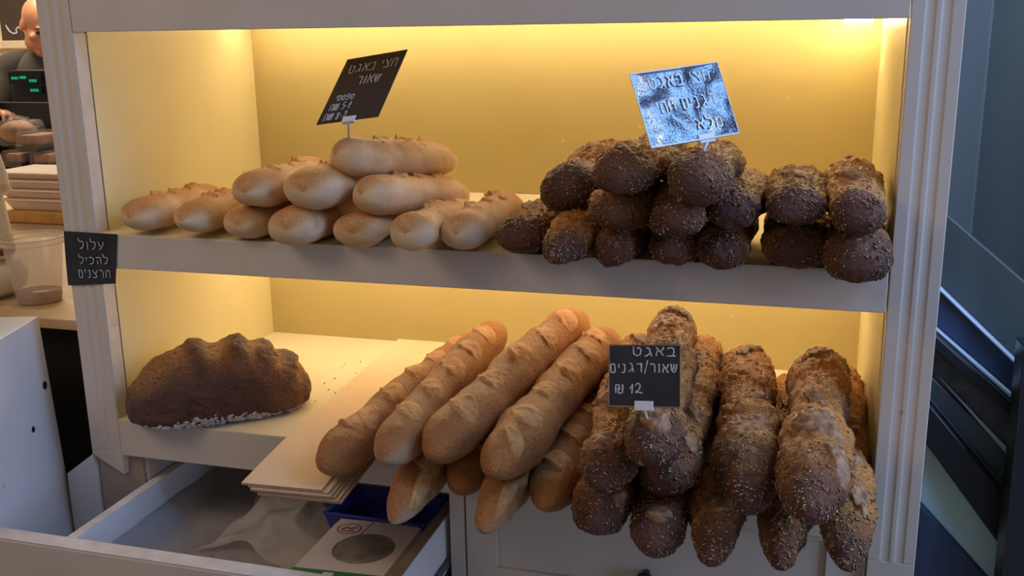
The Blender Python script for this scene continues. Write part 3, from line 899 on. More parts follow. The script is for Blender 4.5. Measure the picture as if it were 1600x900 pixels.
def rye_loaf():
    cen = np.array([.158, .081, S2T]); ax = np.array([.80, .60, 0]); sd = np.array([-.60, .80, 0])
    n, m_ = 150, 120
    a = np.linspace(0, 2*math.pi, n, endpoint=False)
    # dome rings from the bottom centre over the side to the top
    t = np.linspace(-1, 1, m_)
    AA, TT = np.meshgrid(a, t, indexing='ij')
    phi = TT*math.pi/2
    ca, sa = np.cos(AA), np.sin(AA)
    se = lambda x, p: np.sign(x)*np.abs(x)**p
    rx, ry, hz = .158, .086, .112
    cp = se(np.cos(phi), .62)
    X = rx*se(ca, .80)*cp; Y = ry*se(sa, .80)*cp
    Z = np.where(phi >= 0, hz*.72*se(np.sin(phi), .80), hz*.28*se(np.sin(phi), .55))+hz*.28
    # lower towards the right end, highest left of the middle
    hs = 1.05-.24*smooth01(X, .02, .16)-.20*smooth01(-X, .07, .17)
    Z = Z*hs
    base = np.stack([X, Y, Z], -1)
    up = smooth01(np.sin(phi), .1, .55)
    rows = [(-.035, .016), (.035, .018), (.078, .014), (.118, .015)]
    d = np.zeros_like(X)
    for (xc, wd) in rows:
        d += .015*np.exp(-((X-xc+.010*fbm(base, 40, 9, 2))/wd)**2)*up*smooth01(Y, -.070, -.01)
    d += .0045*fbm(base, 24, 2, 3)+.0016*vnoise(base, 150, 5)*up+.0008*vnoise(base, 260, 6)
    Nn = np.stack([X/rx**2, Y/ry**2, (Z-.03)/hz**2], -1); Nn /= np.linalg.norm(Nn, axis=-1)[..., None]
    d = d*smooth01(Z, .0, .012)
    base = base+Nn*d[..., None]
    P = cen+base[..., 0:1]*ax+base[..., 1:2]*sd+base[..., 2:3]*np.array([0, 0, 1.0])
    P[..., 2] = np.maximum(P[..., 2], S2T+.0003)
    mb = MB(); mb.grid(P.transpose(1, 0, 2), 0, True, True)
    me = bpy.data.meshes.new('rye_loaf'); me.from_pydata(mb.v[0].tolist(), [], mb.f)
    bm = bmesh.new(); bm.from_mesh(me); bmesh.ops.recalc_face_normals(bm, faces=bm.faces); bm.to_mesh(me); bm.free()
    ridge = np.zeros_like(X)
    for (xc, wd) in rows: ridge = np.maximum(ridge, np.exp(-((X-xc)/(wd*1.0))**2))
    cm = np.clip(smooth01(np.sin(phi), .10, .60)*smooth01(Y, -.085, -.03)*(1.0-.95*ridge)+.35*smooth01(X, .05, .13)*smooth01(fbm(base, 30, 4, 2), -.3, .5), 0, 1)
    at_ = me.attributes.new('coat', 'FLOAT', 'POINT'); at_.data.foreach_set('value', cm.transpose(1, 0).ravel().astype(np.float32))
    me.update()
    o = link('rye_loaf', me, M['rye'], None, True)
    tag(o, 'large dark brown ridged rye loaf alone at the left end of the lower shelf', 'bread')
    # flour crust clinging round the foot: flakes of dry flour
    rng = np.random.default_rng(5)
    V = []; F = []; k = 0
    cand = [(i, j) for i in range(n) for j in range(m_) if P[i, j, 2]-S2T < .030 and P[i, j, 2]-S2T > .002 and (P[i, j, :2]-cen[:2])@sd[:2] < -.03]
    for _ in range(1500):
        i, j = cand[rng.integers(len(cand))]
        hgt = P[i, j, 2]-S2T
        lx = (P[i, j]-cen)@ax
        if rng.uniform() < hgt/(.010+.024*math.exp(-((lx+.03)/.075)**2)): continue
        c = P[i, j]+rng.normal(0, .0012, 3); c[2] = max(c[2], S2T+.002)
        e1 = ax*math.cos(.3)+np.array([0, 0, 1.0])*math.sin(.3)*rng.choice([-1, 1]); nn = -sd
        l = rng.uniform(.0025, .0080); h_ = rng.uniform(.0014, .0042)
        V += [c-e1*l, c+np.array([0, 0, h_])+nn*.0015, c+e1*l, c-np.array([0, 0, h_])+nn*.0015, c+nn*.003]
        F += [(k, k+3, k+4), (k+3, k+2, k+4), (k+2, k+1, k+4), (k+1, k, k+4)]; k += 5
    me = bpy.data.meshes.new('flour_dusting'); me.from_pydata([tuple(v) for v in V], [], F); me.update()
    tag(link('flour_dusting', me, M['flour'], o, True), 'white flour crust along the foot', kind='stuff')


rye_loaf()

# ------------------------------------------------------------------ paper bags
BAGS = ['brown paper baguette bag, topmost of the flat stack beside the baguettes', 'second brown paper baguette bag from the top of the flat stack',
        'third brown paper baguette bag from the top of the flat stack', 'third brown paper baguette bag from the bottom of the flat stack',
        'second brown paper baguette bag from the bottom of the flat stack', 'bottom brown paper baguette bag, flat on the lower shelf board']
rng = np.random.default_rng(3)
pf_l, pf_r = atz(377, 753, .031), atz(500, 767, .031)
pb_l = atz(623, 530, .040)
for i in range(6):
    t0 = .0352
    zt = S2T+.0214-i*.0035
    dx = [0, .010, .015, .019, .025, .029][i]; dy = [0, .001, -.002, .002, .000, .003][i]
    wd = np.linalg.norm(pf_r-pf_l)
    n, m_ = 60, 8
    P = np.zeros((n, m_, 3))
    for a_ in range(n):
        t = a_/(n-1)
        pl = pf_l*(1-t)+pb_l*t
        for b_ in range(m_):
            q = pl+np.array([wd*b_/(m_-1)+dx, dy*(1-t)+.006*b_/(m_-1)*(1-t), 0])
            sag = .011*np.clip((-.0-q[1])/.2, 0, 1)**1.4
            q[2] = zt-sag
            q[1] = min(q[1], D-.004)
            P[a_, b_] = q
    top = P.copy(); bot = P.copy(); bot[..., 2] -= .0031
    mb = MB(); mb.grid(top, 0); mb.grid(bot, 0)
    for A, B in ((top[0], bot[0]), (top[-1], bot[-1]), (top[:, 0], bot[:, 0]), (top[:, -1], bot[:, -1])):
        mb.grid(np.stack([A, B]), 1)
    o = mb.build('paper_bag', [M['kraft'], M['kraft_edge']])
    tag(o, BAGS[i], 'paper bag', 'flat stack of brown paper bags')

# loose crumbs on the shelf board and in the drawer
def crumbs(label, spots, seed, zf, n):
    rng_ = np.random.default_rng(seed)
    V = []; F = []; k = 0
    for _ in range(n):
        x, y = spots(rng_)
        r_ = rng_.uniform(.0008, .0024); z = zf(x, y)
        a0 = rng_.uniform(0, 6.28)
        V += [(x+r_*math.cos(a0+i*2.09)*rng_.uniform(.7, 1.3), y+r_*math.sin(a0+i*2.09), z) for i in range(3)]+[(x, y, z+r_*rng_.uniform(.6, 1.2))]
        F += [(k, k+1, k+3), (k+1, k+2, k+3), (k+2, k, k+3), (k+2, k+1, k)]; k += 4
    me = bpy.data.meshes.new('bread_crumbs'); me.from_pydata(V, [], F); me.update()
    tag(link('bread_crumbs', me, M['crumb'], None, False), label, 'crumbs', kind='stuff')


crumbs('dark bread crumbs strewn on the lower shelf board between loaf and bags', lambda g: (g.uniform(.05, .33), g.uniform(.02, .40)), 4, lambda x, y: S2T+.0002, 34)
crumbs('dark crumbs scattered on the plastic sheet inside the open drawer', lambda g: (g.uniform(.10, .36), g.uniform(-.18, .0)), 5, lambda x, y: -.1885, 40)

# ------------------------------------------------------------------ chalk lettering
G = {  # strokes in a 0..1 box, y up
    'ayin': [[(.10, 1), (.30, .55), (.48, .38)], [(.92, 1), (.80, .55), (.45, .15), (.15, 0)]],
    'lamed': [[(.12, 1.42), (.16, .95), (.78, .92), (.86, .60), (.66, .18), (.25, 0)]],
    'vav': [[(.30, .95), (.52, .96), (.55, .6), (.52, 0)]],
    'he': [[(.08, .95), (.75, .95), (.86, .7), (.86, 0)], [(.30, .5), (.30, 0)]],
    'kaf': [[(.12, .95), (.60, .95), (.84, .72), (.82, .30), (.60, .05), (.08, 0)]],
    'yod': [[(.35, .95), (.55, .95), (.50, .58)]],
    'khet': [[(.12, 0), (.16, .92), (.50, 1), (.86, .90), (.86, 0)]],
    'resh': [[(.10, .95), (.60, 1), (.82, .80), (.80, 0)]],
    'tsadi': [[(.10, .98), (.55, .52), (.88, .05), (.05, 0)], [(.90, 1), (.82, .70), (.55, .50)]],
    'nun': [[(.25, .95), (.62, .95), (.68, .6), (.66, .02), (.10, 0)]],
    'memsofit': [[(.10, .95), (.75, 1), (.86, .6), (.82, .02), (.22, 0), (.20, .9)]],
    'bet': [[(.08, .85), (.40, 1), (.74, .88), (.80, .5), (.66, .08)], [(.02, .02), (.98, .04)]],
    'alef': [[(.08, 1), (.50, .52), (.90, 0)], [(.90, 1), (.80, .70), (.58, .50)], [(.12, 0), (.16, .40), (.38, .62)]],
    'gimel': [[(.25, .98), (.60, .92), (.66, .5), (.84, 0)], [(.62, .36), (.40, .12), (.10, 0)]],
    'tet': [[(.08, 1.05), (.10, .20), (.40, 0), (.80, .10), (.90, .60), (.72, .98), (.45, .80)]],
    'shin': [[(.08, 1), (.14, .35), (.40, .02), (.72, .15), (.92, 1)], [(.50, 1), (.48, .5), (.22, .30)]],
    'dalet': [[(.06, .96), (.94, .98)], [(.78, .96), (.76, 0)]],
    'mem': [[(.08, 1), (.24, .6), (.14, 0)], [(.24, .62), (.50, .98), (.82, .82), (.86, 0), (.45, 0)]],
    'samekh': [[(.5, .95), (.12, .75), (.16, .2), (.5, 0), (.84, .25), (.84, .75), (.5, .95)]],
    'pe': [[(.12, .55), (.30, .45), (.20, .9), (.6, 1), (.86, .7), (.80, .1), (.10, 0)]],
    'slash': [[(.1, -.25), (.9, 1.35)]],
    '1': [[(.1, .5), (.85, 1.1), (.6, 0)]],
    '2': [[(.12, .8), (.40, 1.1), (.75, .9), (.62, .45), (.10, .02), (.45, .12), (.98, 0)]],
    '5': [[(.85, 1.05), (.30, 1.02), (.22, .62), (.65, .62), (.80, .3), (.55, 0), (.12, .05)]],
    '8': [[(.7, .9), (.35, 1), (.2, .75), (.75, .3), (.55, 0), (.2, .12), (.7, .7), (.7, .9)]],
    '7': [[(.1, .95), (.85, 1), (.4, 0)]],
    'dash': [[(.1, .5), (.9, .5)]],
    'shekel': [[(.08, 0), (.08, .95), (.50, .95), (.56, .35)], [(.36, .65), (.40, .02), (.92, .06), (.92, 1)]],
    'squiggle': [[(.0, 1), (.15, .3), (.35, 0), (.55, .1), (.5, .5), (.7, .75), (.85, .6), (1, .1)]],
}
NARROW = {'vav': .5, 'yod': .45, 'slash': .55, '1': .45, 'dash': .5, 'nun': .75, 'space': .55, 'shekel': 1.0}


def chalk(parent, c, ex, ey, nrm, lines, thick, name='chalk_line', mat='chalk', seed=1):
    """lines: (glyphs in reading order right to left, x of the right edge, y of the baseline, letter height) in card units (metres)"""
    rng = np.random.default_rng(seed)
    for glyphs, xr, yb, h, ww in lines:
        mb = MB()
        x = xr
        for gname in glyphs:
            wd = ww*NARROW.get(gname, .95)
            if gname == 'space': x -= wd; continue
            x0_ = x-wd
            jy = rng.normal(0, h*.04)
            for st in G[gname]:
                P = np.array(st, float)
                if len(P) > 2:
                    tt = np.linspace(0, len(P)-1, 6*len(P)); ti = np.arange(len(P))
                    Q = np.stack([np.interp(tt, ti, P[:, 0]), np.interp(tt, ti, P[:, 1])], 1)
                    for _ in range(3): Q[1:-1] = (Q[:-2]+2*Q[1:-1]+Q[2:])/4
                else:
                    Q = P[0]+(P[1]-P[0])*np.linspace(0, 1, 5)[:, None]
                W3 = np.array([c+ex*(x0_+q[0]*wd*.9)+ey*(yb+jy+q[1]*h)+nrm*.0004 for q in Q])
                rad = thick*(1+.25*rng.normal(size=len(Q)).clip(-1, 1))
                mb.tube(W3, rad, 6, flat=nrm)
            x -= wd*1.08
        mb.build(name, M[mat], parent, smooth=True)


def price_sign(name, label, c, ex, dn, w_, h_, cardmat, lines, thick, clip_x, base, bend=0.0, rim=None, seed=1, chalkmat='chalk'):
    c = np.array(c); ex = np.array(ex); ex /= np.linalg.norm(ex)
    dn = np.array(dn)-ex*(np.array(dn)@ex); dn /= np.linalg.norm(dn)
    ey = -dn; nrm = np.cross(ex, ey)
    if nrm@(CAM-c) < 0: nrm = -nrm
    base = np.array(base)
    root = empty(name, base, label, 'price sign', 'black price signs on white pins')
    n = 14
    s_ = np.linspace(-.5, .5, n)
    P = np.array([[c+ex*w_*a+ey*h_*b+nrm*(bend*(4*a*a)) for b in s_] for a in s_])
    mb = MB(); mb.grid(P+nrm*.0); mb.grid(P-nrm*.0009)
    f, b_ = P, P-nrm*.0009
    for A, B in ((f[0], b_[0]), (f[-1], b_[-1]), (f[:, 0], b_[:, 0]), (f[:, -1], b_[:, -1])): mb.grid(np.stack([A, B]))
    mb.build('card', cardmat, root, smooth=False)
    if rim:
        e = .0016; t = .0004
        mb = MB()
        for (x0_, x1_, y0_, y1_) in ((-w_/2-.0004, w_/2+.0004, h_/2-e*.6, h_/2+.0004), (-w_/2-.0004, w_/2+.0004, -h_/2-.0004, -h_/2+e*.9),
                                     (-w_/2-.0004, -w_/2+e*.6, -h_/2, h_/2), (w_/2-e*.4, w_/2+.0004, -h_/2, h_/2)):
            q = [c+ex*a+ey*b+nrm*bend*(4*(a/w_)**2) for a, b in ((x0_, y0_), (x1_, y0_), (x1_, y1_), (x0_, y1_))]
            mb.hexa([p_-nrm*.0012 for p_ in q], [p_+nrm*.0005 for p_ in q])
        mb.build('card_rim', rim, root)
    chalk(root, c+nrm*bend*.4, ex, ey, nrm, lines, thick, seed=seed, mat=chalkmat)
    # clip: a short channel gripping the lower edge, and the pin below it
    kb = c+ex*clip_x-ey*(h_/2)
    cw, ch = .0115, .0105
    fv = [kb+ex*a+ey*b for a, b in ((-cw, -.004), (cw, -.004), (cw, ch-.003), (-cw, ch-.003))]
    mb = MB(); mb.hexa([p_-nrm*.0035 for p_ in fv], [p_+nrm*.0022 for p_ in fv])
    mb.build('clip', M['clip'], root, bevel=.0008)
    k0 = kb-ey*.003-nrm*.0006
    d = base-k0
    mb = MB(); mb.tube([k0, k0+d*.3, k0+d*.7, base+d/np.linalg.norm(d)*.012], [.0022, .0019, .0018, .0012], 10)
    mb.build('pin', M['clip'], root, smooth=True)
    return root


price_sign('price_sign', 'tall black price sign leaning right, pinned in the topmost pale half baguette',
           (.4840, .03, .5912), (.9711, -.1989, .1318), (-.0613, -.7419, -.6677), .1150, .1389, M['card'],
           [(['khet', 'tsadi', 'yod', 'space', 'bet', 'alef', 'gimel', 'tet'], .050, .036, .0170, .0130),
            (['shin', 'alef', 'vav', 'resh'], .030, .006, .0170, .0130),
            (['samekh', 'pe', 'samekh', 'tet', 'yod'], -.006, -.0240, .0120, .0080),
            (['1', 'dash', '5', 'space', 'shekel', 'khet'], -.006, -.0440, .0140, .0085),
            (['2', 'dash', '8', 'space', 'shekel', 'khet'], -.004, -.0640, .0140, .0085)], .00095, .004,
           (.4612, .022, .5145), seed=2)
price_sign('price_sign', 'glossy black price sign shining sky blue, pinned in the topmost seeded half baguette',
           (.9829, -.1, .5757), (.7794, .6199, .0914), (.3405, -.2966, -.8922), .1277, .0983, M['glosscard'],
           [(['khet', 'tsadi', 'yod', 'space', 'bet', 'alef', 'gimel', 'tet'], .050, .026, .0150, .0128),
            (['dalet', 'gimel', 'nun', 'yod', 'memsofit', 'space', 'khet', 'khet', 'yod'], .048, -.006, .0150, .0120),
            (['mem', 'lamed', 'alef'], .048, -.036, .0135, .0130)], .0011, .0175,
           (1.0043, -.11, .5035), bend=.004, rim=M['clip'], seed=3, chalkmat='chalkfilm')
price_sign('price_sign', 'square black price sign marked 12, pinned in the top dark baguette of the lower shelf',
           (.9619, -.25, .2645), (.9916, -.0843, .0977), (.064, -.3357, -.9398), .0880, .0749, M['card'],
           [(['bet', 'alef', 'gimel', 'tet'], .0400, .0240, .0105, .0135),
            (['shin', 'alef', 'vav', 'resh', 'slash', 'dalet', 'gimel', 'nun', 'yod', 'memsofit'], .0415, .0040, .0105, .0100),
            (['2', '1', 'space', 'shekel'], -.0010, -.0215, .0110, .0115)], .00085, .0,
           (.9662, -.250, .2105), rim=M['drawerwood'], seed=4)

# allergy note taped round the left post
root = empty('allergy_note', (-.03, -.001, .30), 'black handwritten card taped to the left post at the upper shelf', 'sign')
cA, cB, cC, cD_ = at(100, 361, -.0015), at(183, 366, -.0015), at(181, 443, -.0015), at(107, 446, -.0015)
n = 16
P = np.zeros((n, n, 3))
for i in range(n):
    for j in range(n):
        a, b = i/(n-1), j/(n-1)
        q = (cA*(1-a)+cB*a)*(1-b)+(cD_*(1-a)+cC*a)*b
        q = q+np.array([0, -.0012*math.sin(a*5+1)*math.sin(b*3.1)-.0008, 0])
        if a > .72 and b < .25: q[1] += .0006
        P[i, j] = q
mb = MB(); mb.grid(P); mb.grid(P+np.array([0, .0008, 0]))
for A in (P[0], P[-1], P[:, 0], P[:, -1]): mb.grid(np.stack([A, A+np.array([0, .0008, 0])]))
mb.build('card', M['card'], root)
cc = (cA+cB+cC+cD_)/4; ex = (cB-cA)+(cC-cD_); ex /= np.linalg.norm(ex)
ey = np.cross(np.array([0, -1.0, 0]), ex)
ey = np.array([0, 0, 1.0])
chalk(root, cc+np.array([0, -.0022, 0]), ex, ey, np.array([0, -1.0, 0]),
      [(['ayin', 'lamed', 'vav', 'lamed'], .0325, .0165, .0135, .0150),
       (['lamed', 'he', 'kaf', 'yod', 'lamed'], .0375, -.0085, .0120, .0135),
       (['khet', 'resh', 'tsadi', 'nun', 'yod', 'memsofit'], .0385, -.0320, .0130, .0125)], .0008, seed=5)

# ------------------------------------------------------------------ things in the drawer
# blue tray
o = empty('blue_tray', (.50, .06, -.19), 'open blue plastic tray at the back of the pulled out drawer', 'tray')
rim = [np.array(p_) for p_ in ((.387, .004, -.113), (.402, .112, -.113), (.572, .112, -.113), (.572, .004, -.113))]
flo = [np.array(p_) for p_ in ((.402, .018, -.190), (.414, .100, -.190), (.558, .100, -.190), (.558, .018, -.190))]
inn = [p_*.97+np.array([.485, .058, -.113])*.03+np.array([0, 0, 0]) for p_ in rim]
inf = [p_*.95+np.array([.485, .058, -.187])*.05+np.array([0, 0, .003]) for p_ in flo]
mb = MB()
for i in range(4):
    j = (i+1) % 4
    mb.add([rim[i], rim[j], flo[j], flo[i]], [(0, 1, 2, 3)])
    mb.add([inn[i], inn[j], inf[j], inf[i]], [(3, 2, 1, 0)])
    mb.add([rim[i], rim[j], inn[j], inn[i]], [(0, 1, 2, 3)])
mb.add(flo, [(0, 1, 2, 3)]); mb.add(inf, [(0, 1, 2, 3)])
mb.build('tray_body', M['blue'], o)
mb = MB()
for i in range(4):
    j = (i+1) % 4
    mb.tube([rim[i], rim[j]], .0032, 8)
mb.build('tray_rim', M['blue'], o, smooth=True)
# flat white bread box with an oval window
root = empty('pastry_box', (.47, -.05, -.19), 'flat pinkish white box with an oval film window and green band in the drawer', 'box')
zb = -.117
q0, q1, q2, q3 = atz(461, 884, zb), atz(532, 810, zb), atz(660, 822, zb), atz(601, 902, zb)
q3 = q0+(q2-q1)*1.0; q3[1] = q3[1]
dirx = (q2-q1)/np.linalg.norm(q2-q1); diry = (q1-q0)/np.linalg.norm(q1-q0)
wx, ly = min(np.linalg.norm(q2-q1), .165), np.linalg.norm(q1-q0)
fr = q0-diry*.034
top = [fr, fr+dirx*wx, q1+dirx*wx, q1]
# top face as a grid with a real oval opening
oc = q0+dirx*wx*.56+diry*ly*.44; ra, rb = wx*.34, ly*.30
mb = MB()
ang = np.linspace(0, 2*math.pi, 48, endpoint=False)
inner = [oc+dirx*ra*math.cos(t)+diry*rb*math.sin(t) for t in ang]


def edge_pt(t):
    d = np.array([math.cos(t), math.sin(t)])
    ox, oy = (oc-fr)@dirx, (oc-fr)@diry
    ts = []
    for val, pos, hi in ((d[0], ox, wx), (d[1], oy, ly+.034)):
        if val > 1e-9: ts.append((hi-pos)/val)
        elif val < -1e-9: ts.append(-pos/val)
    k = min(ts)
    return fr+dirx*(ox+d[0]*k)+diry*(oy+d[1]*k)


outer = [edge_pt(t) for t in ang]
mb.grid(np.stack([np.array(inner), np.array(outer)]), 0, True)
for i in range(4):
    j = (i+1) % 4
    mb.add([top[i], top[j], top[j]-np.array([0, 0, .070]), top[i]-np.array([0, 0, .070])], [(0, 1, 2, 3)])
mb.add([p_-np.array([0, 0, .070]) for p_ in top], [(0, 1, 2, 3)])
bx = mb.build('box_body', M['boxwhite'], root)
P = np.array([[oc+dirx*ra*1.03*k*math.cos(t)+diry*rb*1.03*k*math.sin(t)-np.array([0, 0, .0012]) for t in ang] for k in (.001, .5, 1.0)])
mb = MB(); mb.grid(P, 0, True, False); mb.build('oval_window', M['window'], root, smooth=True)
mb = MB()
qq = [fr, fr+dirx*wx, fr+dirx*wx+diry*.030, fr+diry*.030]
mb.hexa([p_+np.array([0, 0, .0001]) for p_ in qq], [p_+np.array([0, 0, .0006]) for p_ in qq])
mb.build('green_band', M['green'], root)
mb = MB()
qq = [fr+dirx*a+diry*b for a, b in ((.052, .012), (.068, .012), (.068, .024), (.052, .024))]
mb.hexa([p_+np.array([0, 0, .0007]) for p_ in qq], [p_+np.array([0, 0, .0010]) for p_ in qq])
mb.build('white_sticker', M['clip'], root)
lc = q0+dirx*.030+diry*(ly*.80)
mb = MB()
mb.tube([lc+dirx*.019*math.cos(t)+diry*.017*math.sin(t)+np.array([0, 0, .0004]) for t in np.linspace(0, 2*math.pi, 40)], .0007, 5, flat=(0, 0, 1.0))
mb.build('round_emblem', M['black'], root)
mb = MB()
mb.tube([lc+dirx*a+diry*b+np.array([0, 0, .0005]) for a, b in ((-.010, -.004), (-.004, .005), (.002, -.002), (.010, .006))], .0022, 5, flat=(0, 0, 1.0))
mb.tube([lc+dirx*a+diry*b+np.array([0, 0, .0005]) for a, b in ((-.012, -.008), (0, -.009), (.011, -.006))], .0015, 5, flat=(0, 0, 1.0))
mb.build('emblem_print', M['redprint'], root)
mb = MB(); l0 = q0+dirx*.055+diry*ly*.62; l1 = q0+dirx*.060+diry*ly*.98
mb.tube([l0+np.array([0, 0, .0004]), l1+np.array([0, 0, .0004])], .0009, 5, flat=(0, 0, 1.0)); mb.build('fold_line', M['redprint'], root)
# crumpled clear bag
n = 70
aa, bb = np.meshgrid(np.linspace(0, 1, n), np.linspace(0, 1, n), indexing='ij')
xs = .16+.19*aa+.03*np.sin(bb*3); ys = -.055+.24*bb+.02*np.sin(aa*4)
Q = np.stack([xs, ys, 0*xs], -1)
hgt = .075*np.exp(-((aa-.55)/.33)**2-((bb-.55)/.45)**2)+.03*np.exp(-((aa-.2)/.2)**2-((bb-.7)/.3)**2)
fold = 1-np.abs(fbm(Q, 13, 8, 2))
zs = -.187+hgt*(.55+.6*fold)+.012*fold*np.sqrt(np.clip(hgt/.05, 0, 1))
mb = MB(); mb.grid(np.stack([xs+.012*vnoise(Q, 18, 4), ys+.012*vnoise(Q, 18, 6), zs], -1))
o = mb.build('plastic_bag', M['bagfilm'], smooth=False)
tag(o, 'crumpled clear plastic bag lying in the drawer under the paper bags', 'plastic bag')

# ------------------------------------------------------------------ white cabinet box at the left front, low board behind it
b_tr = at(60, 494, .05); b_br = at(104, 739, .05)
fw = np.array([.275, -.961, 0]); sx = np.array([-.961, -.275, 0])
lean = (b_br-b_tr); lean = lean/abs(lean[2])
zt = b_tr[2]
dn = zt-FLOOR
A = b_tr; B = b_tr+fw*.25; Cc = B+sx*.40; Dd = A+sx*.40
mv = np.array([lean[0]*dn, lean[1]*dn, -dn])*np.array([.28, .28, 1])
dnv = np.array([.055, 0, -dn])
root = empty('white_cabinet', (-.3, -.1, FLOOR), 'white laminate cabinet at the left edge with two dark screw holes in its side', 'cabinet')
mb = MB(); mb.hexa([A+dnv, B+dnv, Cc+dnv*np.array([0, 0, 1]), Dd+dnv*np.array([0, 0, 1])], [A, B, Cc, Dd])
mb.build('cabinet_body', M['white'], root, bevel=.002)
mb = MB()
for (px, py, rr) in ((70, 602, .0075), (52, 671, .0055)):
    # point on the side face
    d = CF+CR*(px-800)/FPX-CU*(py-450)/FPX
    nn = np.cross(fw, dnv/np.linalg.norm(dnv)); nn /= np.linalg.norm(nn)
    if nn@(CAM-A) < 0: nn = -nn
    p_ = CAM+d*(((A-CAM)@nn)/(d@nn))
    e2 = np.cross(nn, fw)
    ring = [p_+nn*.0006+rr*(fw*math.cos(t)+e2*math.sin(t)) for t in np.linspace(0, 2*math.pi, 20, endpoint=False)]
    rin = [p_-nn*.0006+rr*1.1*(fw*math.cos(t)+e2*math.sin(t)) for t in np.linspace(0, 2*math.pi, 20, endpoint=False)]
    mb.grid(np.stack([np.array(ring), np.array(rin)]), 0, True, True)
mb.build('screw_hole', M['dark'], root)
p0, p1 = at(145.5, 709, .010), at(105, 740, .036)
t_ = np.array([.004, .014, 0])
lo = np.array([0, 0, 1.0])
mb = MB()
mb.hexa([np.array([p0[0], p0[1], FLOOR]), np.array([p1[0], p1[1], FLOOR]), np.array([p1[0], p1[1], FLOOR])+t_, np.array([p0[0], p0[1], FLOOR])+t_], [p0, p1, p1+t_, p0+t_])
o = mb.build('low_board', M['white'])
tag(o, 'low white board standing between the left post and the white cabinet', 'board')

# ------------------------------------------------------------------ counter at the left with cup, pots, trays, packages
CZ = .165
root = empty('counter', (-1.6, 1.0, FLOOR), 'pale wooden topped shop counter behind the left post', 'counter')
mb = MB(); mb.box(-3.6, -.075, .09, 2.05, CZ-.020, CZ)
mb.build('countertop', M['wood'], root, bevel=.002)
mb = MB(); mb.box(-3.55, -.085, .14, 2.0, FLOOR, CZ-.0205)
mb.build('counter_base', M['dark'], root)

# clear cup
cp = atz(63, 470, CZ)
cb = np.array([cp[0], cp[1], CZ])
root = empty('plastic_cup', cb, 'clear plastic cup with a little brown drink, on the counter beside the left post', 'cup')
k = np.linalg.norm(cb-CAM)/FPX
R0, R1, Hc = 29*k, 41*k, 94*k
mb = MB(); mb.lathe([(.001, .001), (R0, .001), (R0+.001, .004), (R0+(R1-R0)*.80, Hc*.86), (R1*1.02, Hc*.88), (R1*1.03, Hc*.93), (R1*1.0, Hc*.94), (R1*1.06, Hc*.965), (R1*1.10, Hc*.985), (R1*1.08, Hc), (R1*.99, Hc*.995)], cb, 48)
mb.build('cup_body', M['clear'], root, smooth=True)
mb = MB(); mb.lathe([(.0005, .003), (R0-.001, .003), (R0+(R1-R0)*.14, Hc*.16), (.0005, Hc*.16)], cb, 40)
mb.build('drink', M['coffee'], root, smooth=True)
mb = MB()
for zz, rr in ((Hc*.90, R1*1.03), (Hc*.985, R1*1.10)):
    mb.tube([cb+np.array([rr*math.cos(t), rr*math.sin(t), zz]) for t in np.linspace(0, 2*math.pi, 49)], .0012, 6)
mb.build('cup_rim', M['clear'], root, smooth=True)

# white pots and sack at the photo's left edge
pc = atz(-28, 462, CZ)
pb = np.array([pc[0], pc[1], CZ])
kk = np.linalg.norm(pb-CAM)/FPX
n = 40
mb = MB()
P = np.array([[(rr*math.cos(t)*(1+.05*math.sin(3*t)), rr*math.sin(t)*(1+.05*math.cos(2*t)), z) for t in np.linspace(0, 2*math.pi, n, endpoint=False)]
              for rr, z in ((.002, .001), (40*kk, .001), (58*kk, 14*kk), (60*kk, 30*kk), (52*kk, 45*kk), (38*kk, 52*kk), (.002, 54*kk))])
P = P+pb; P += .004*vnoise(P, 40, 3)[..., None]
P[..., 2] = np.maximum(P[..., 2], CZ+.0005)
mb.grid(P, 0, True, True)
tag(mb.build('flour_sack', M['pot'], smooth=True), 'plump white sack on the counter at the left edge, below the pots', 'sack')
zb = CZ+54*kk+.001
for i, (cx, r0, r1, h0, h1, lab) in enumerate(((-20, 42, 37, 0, 84, 'white straight pot standing on the sack, lower of the two pots'), (-20, 46, 34, 85, 175, 'white tapered pot on top of the other pot at the left edge'))):
    c_ = pb+CR*(cx+28)*kk*np.array([1, 1, 0]); c_ = np.array([c_[0], c_[1], zb+h0*kk])
    root = empty('white_pot', c_, lab, 'pot', 'white pots at the left edge')
    hh = (h1-h0)*kk
    mb = MB(); mb.lathe([(.002, .0), (r0*kk*.93, .0), (r0*kk, .006), (r0*kk*.99, hh*.25), (r1*kk, hh*.92), (r1*kk*.96, hh), (.002, hh)], c_, 40)
    mb.build('pot_body', M['pot'], root, smooth=True)
    mb = MB(); mb.lathe([(r0*kk*1.0, hh*.06), (r0*kk*1.012, hh*.08), (r0*kk*1.010, hh*.16), (r0*kk*.995, hh*.17)], c_, 40)
    mb.build('pot_band', M['pottrim'] if i == 0 else M['trays'], root, smooth=True)

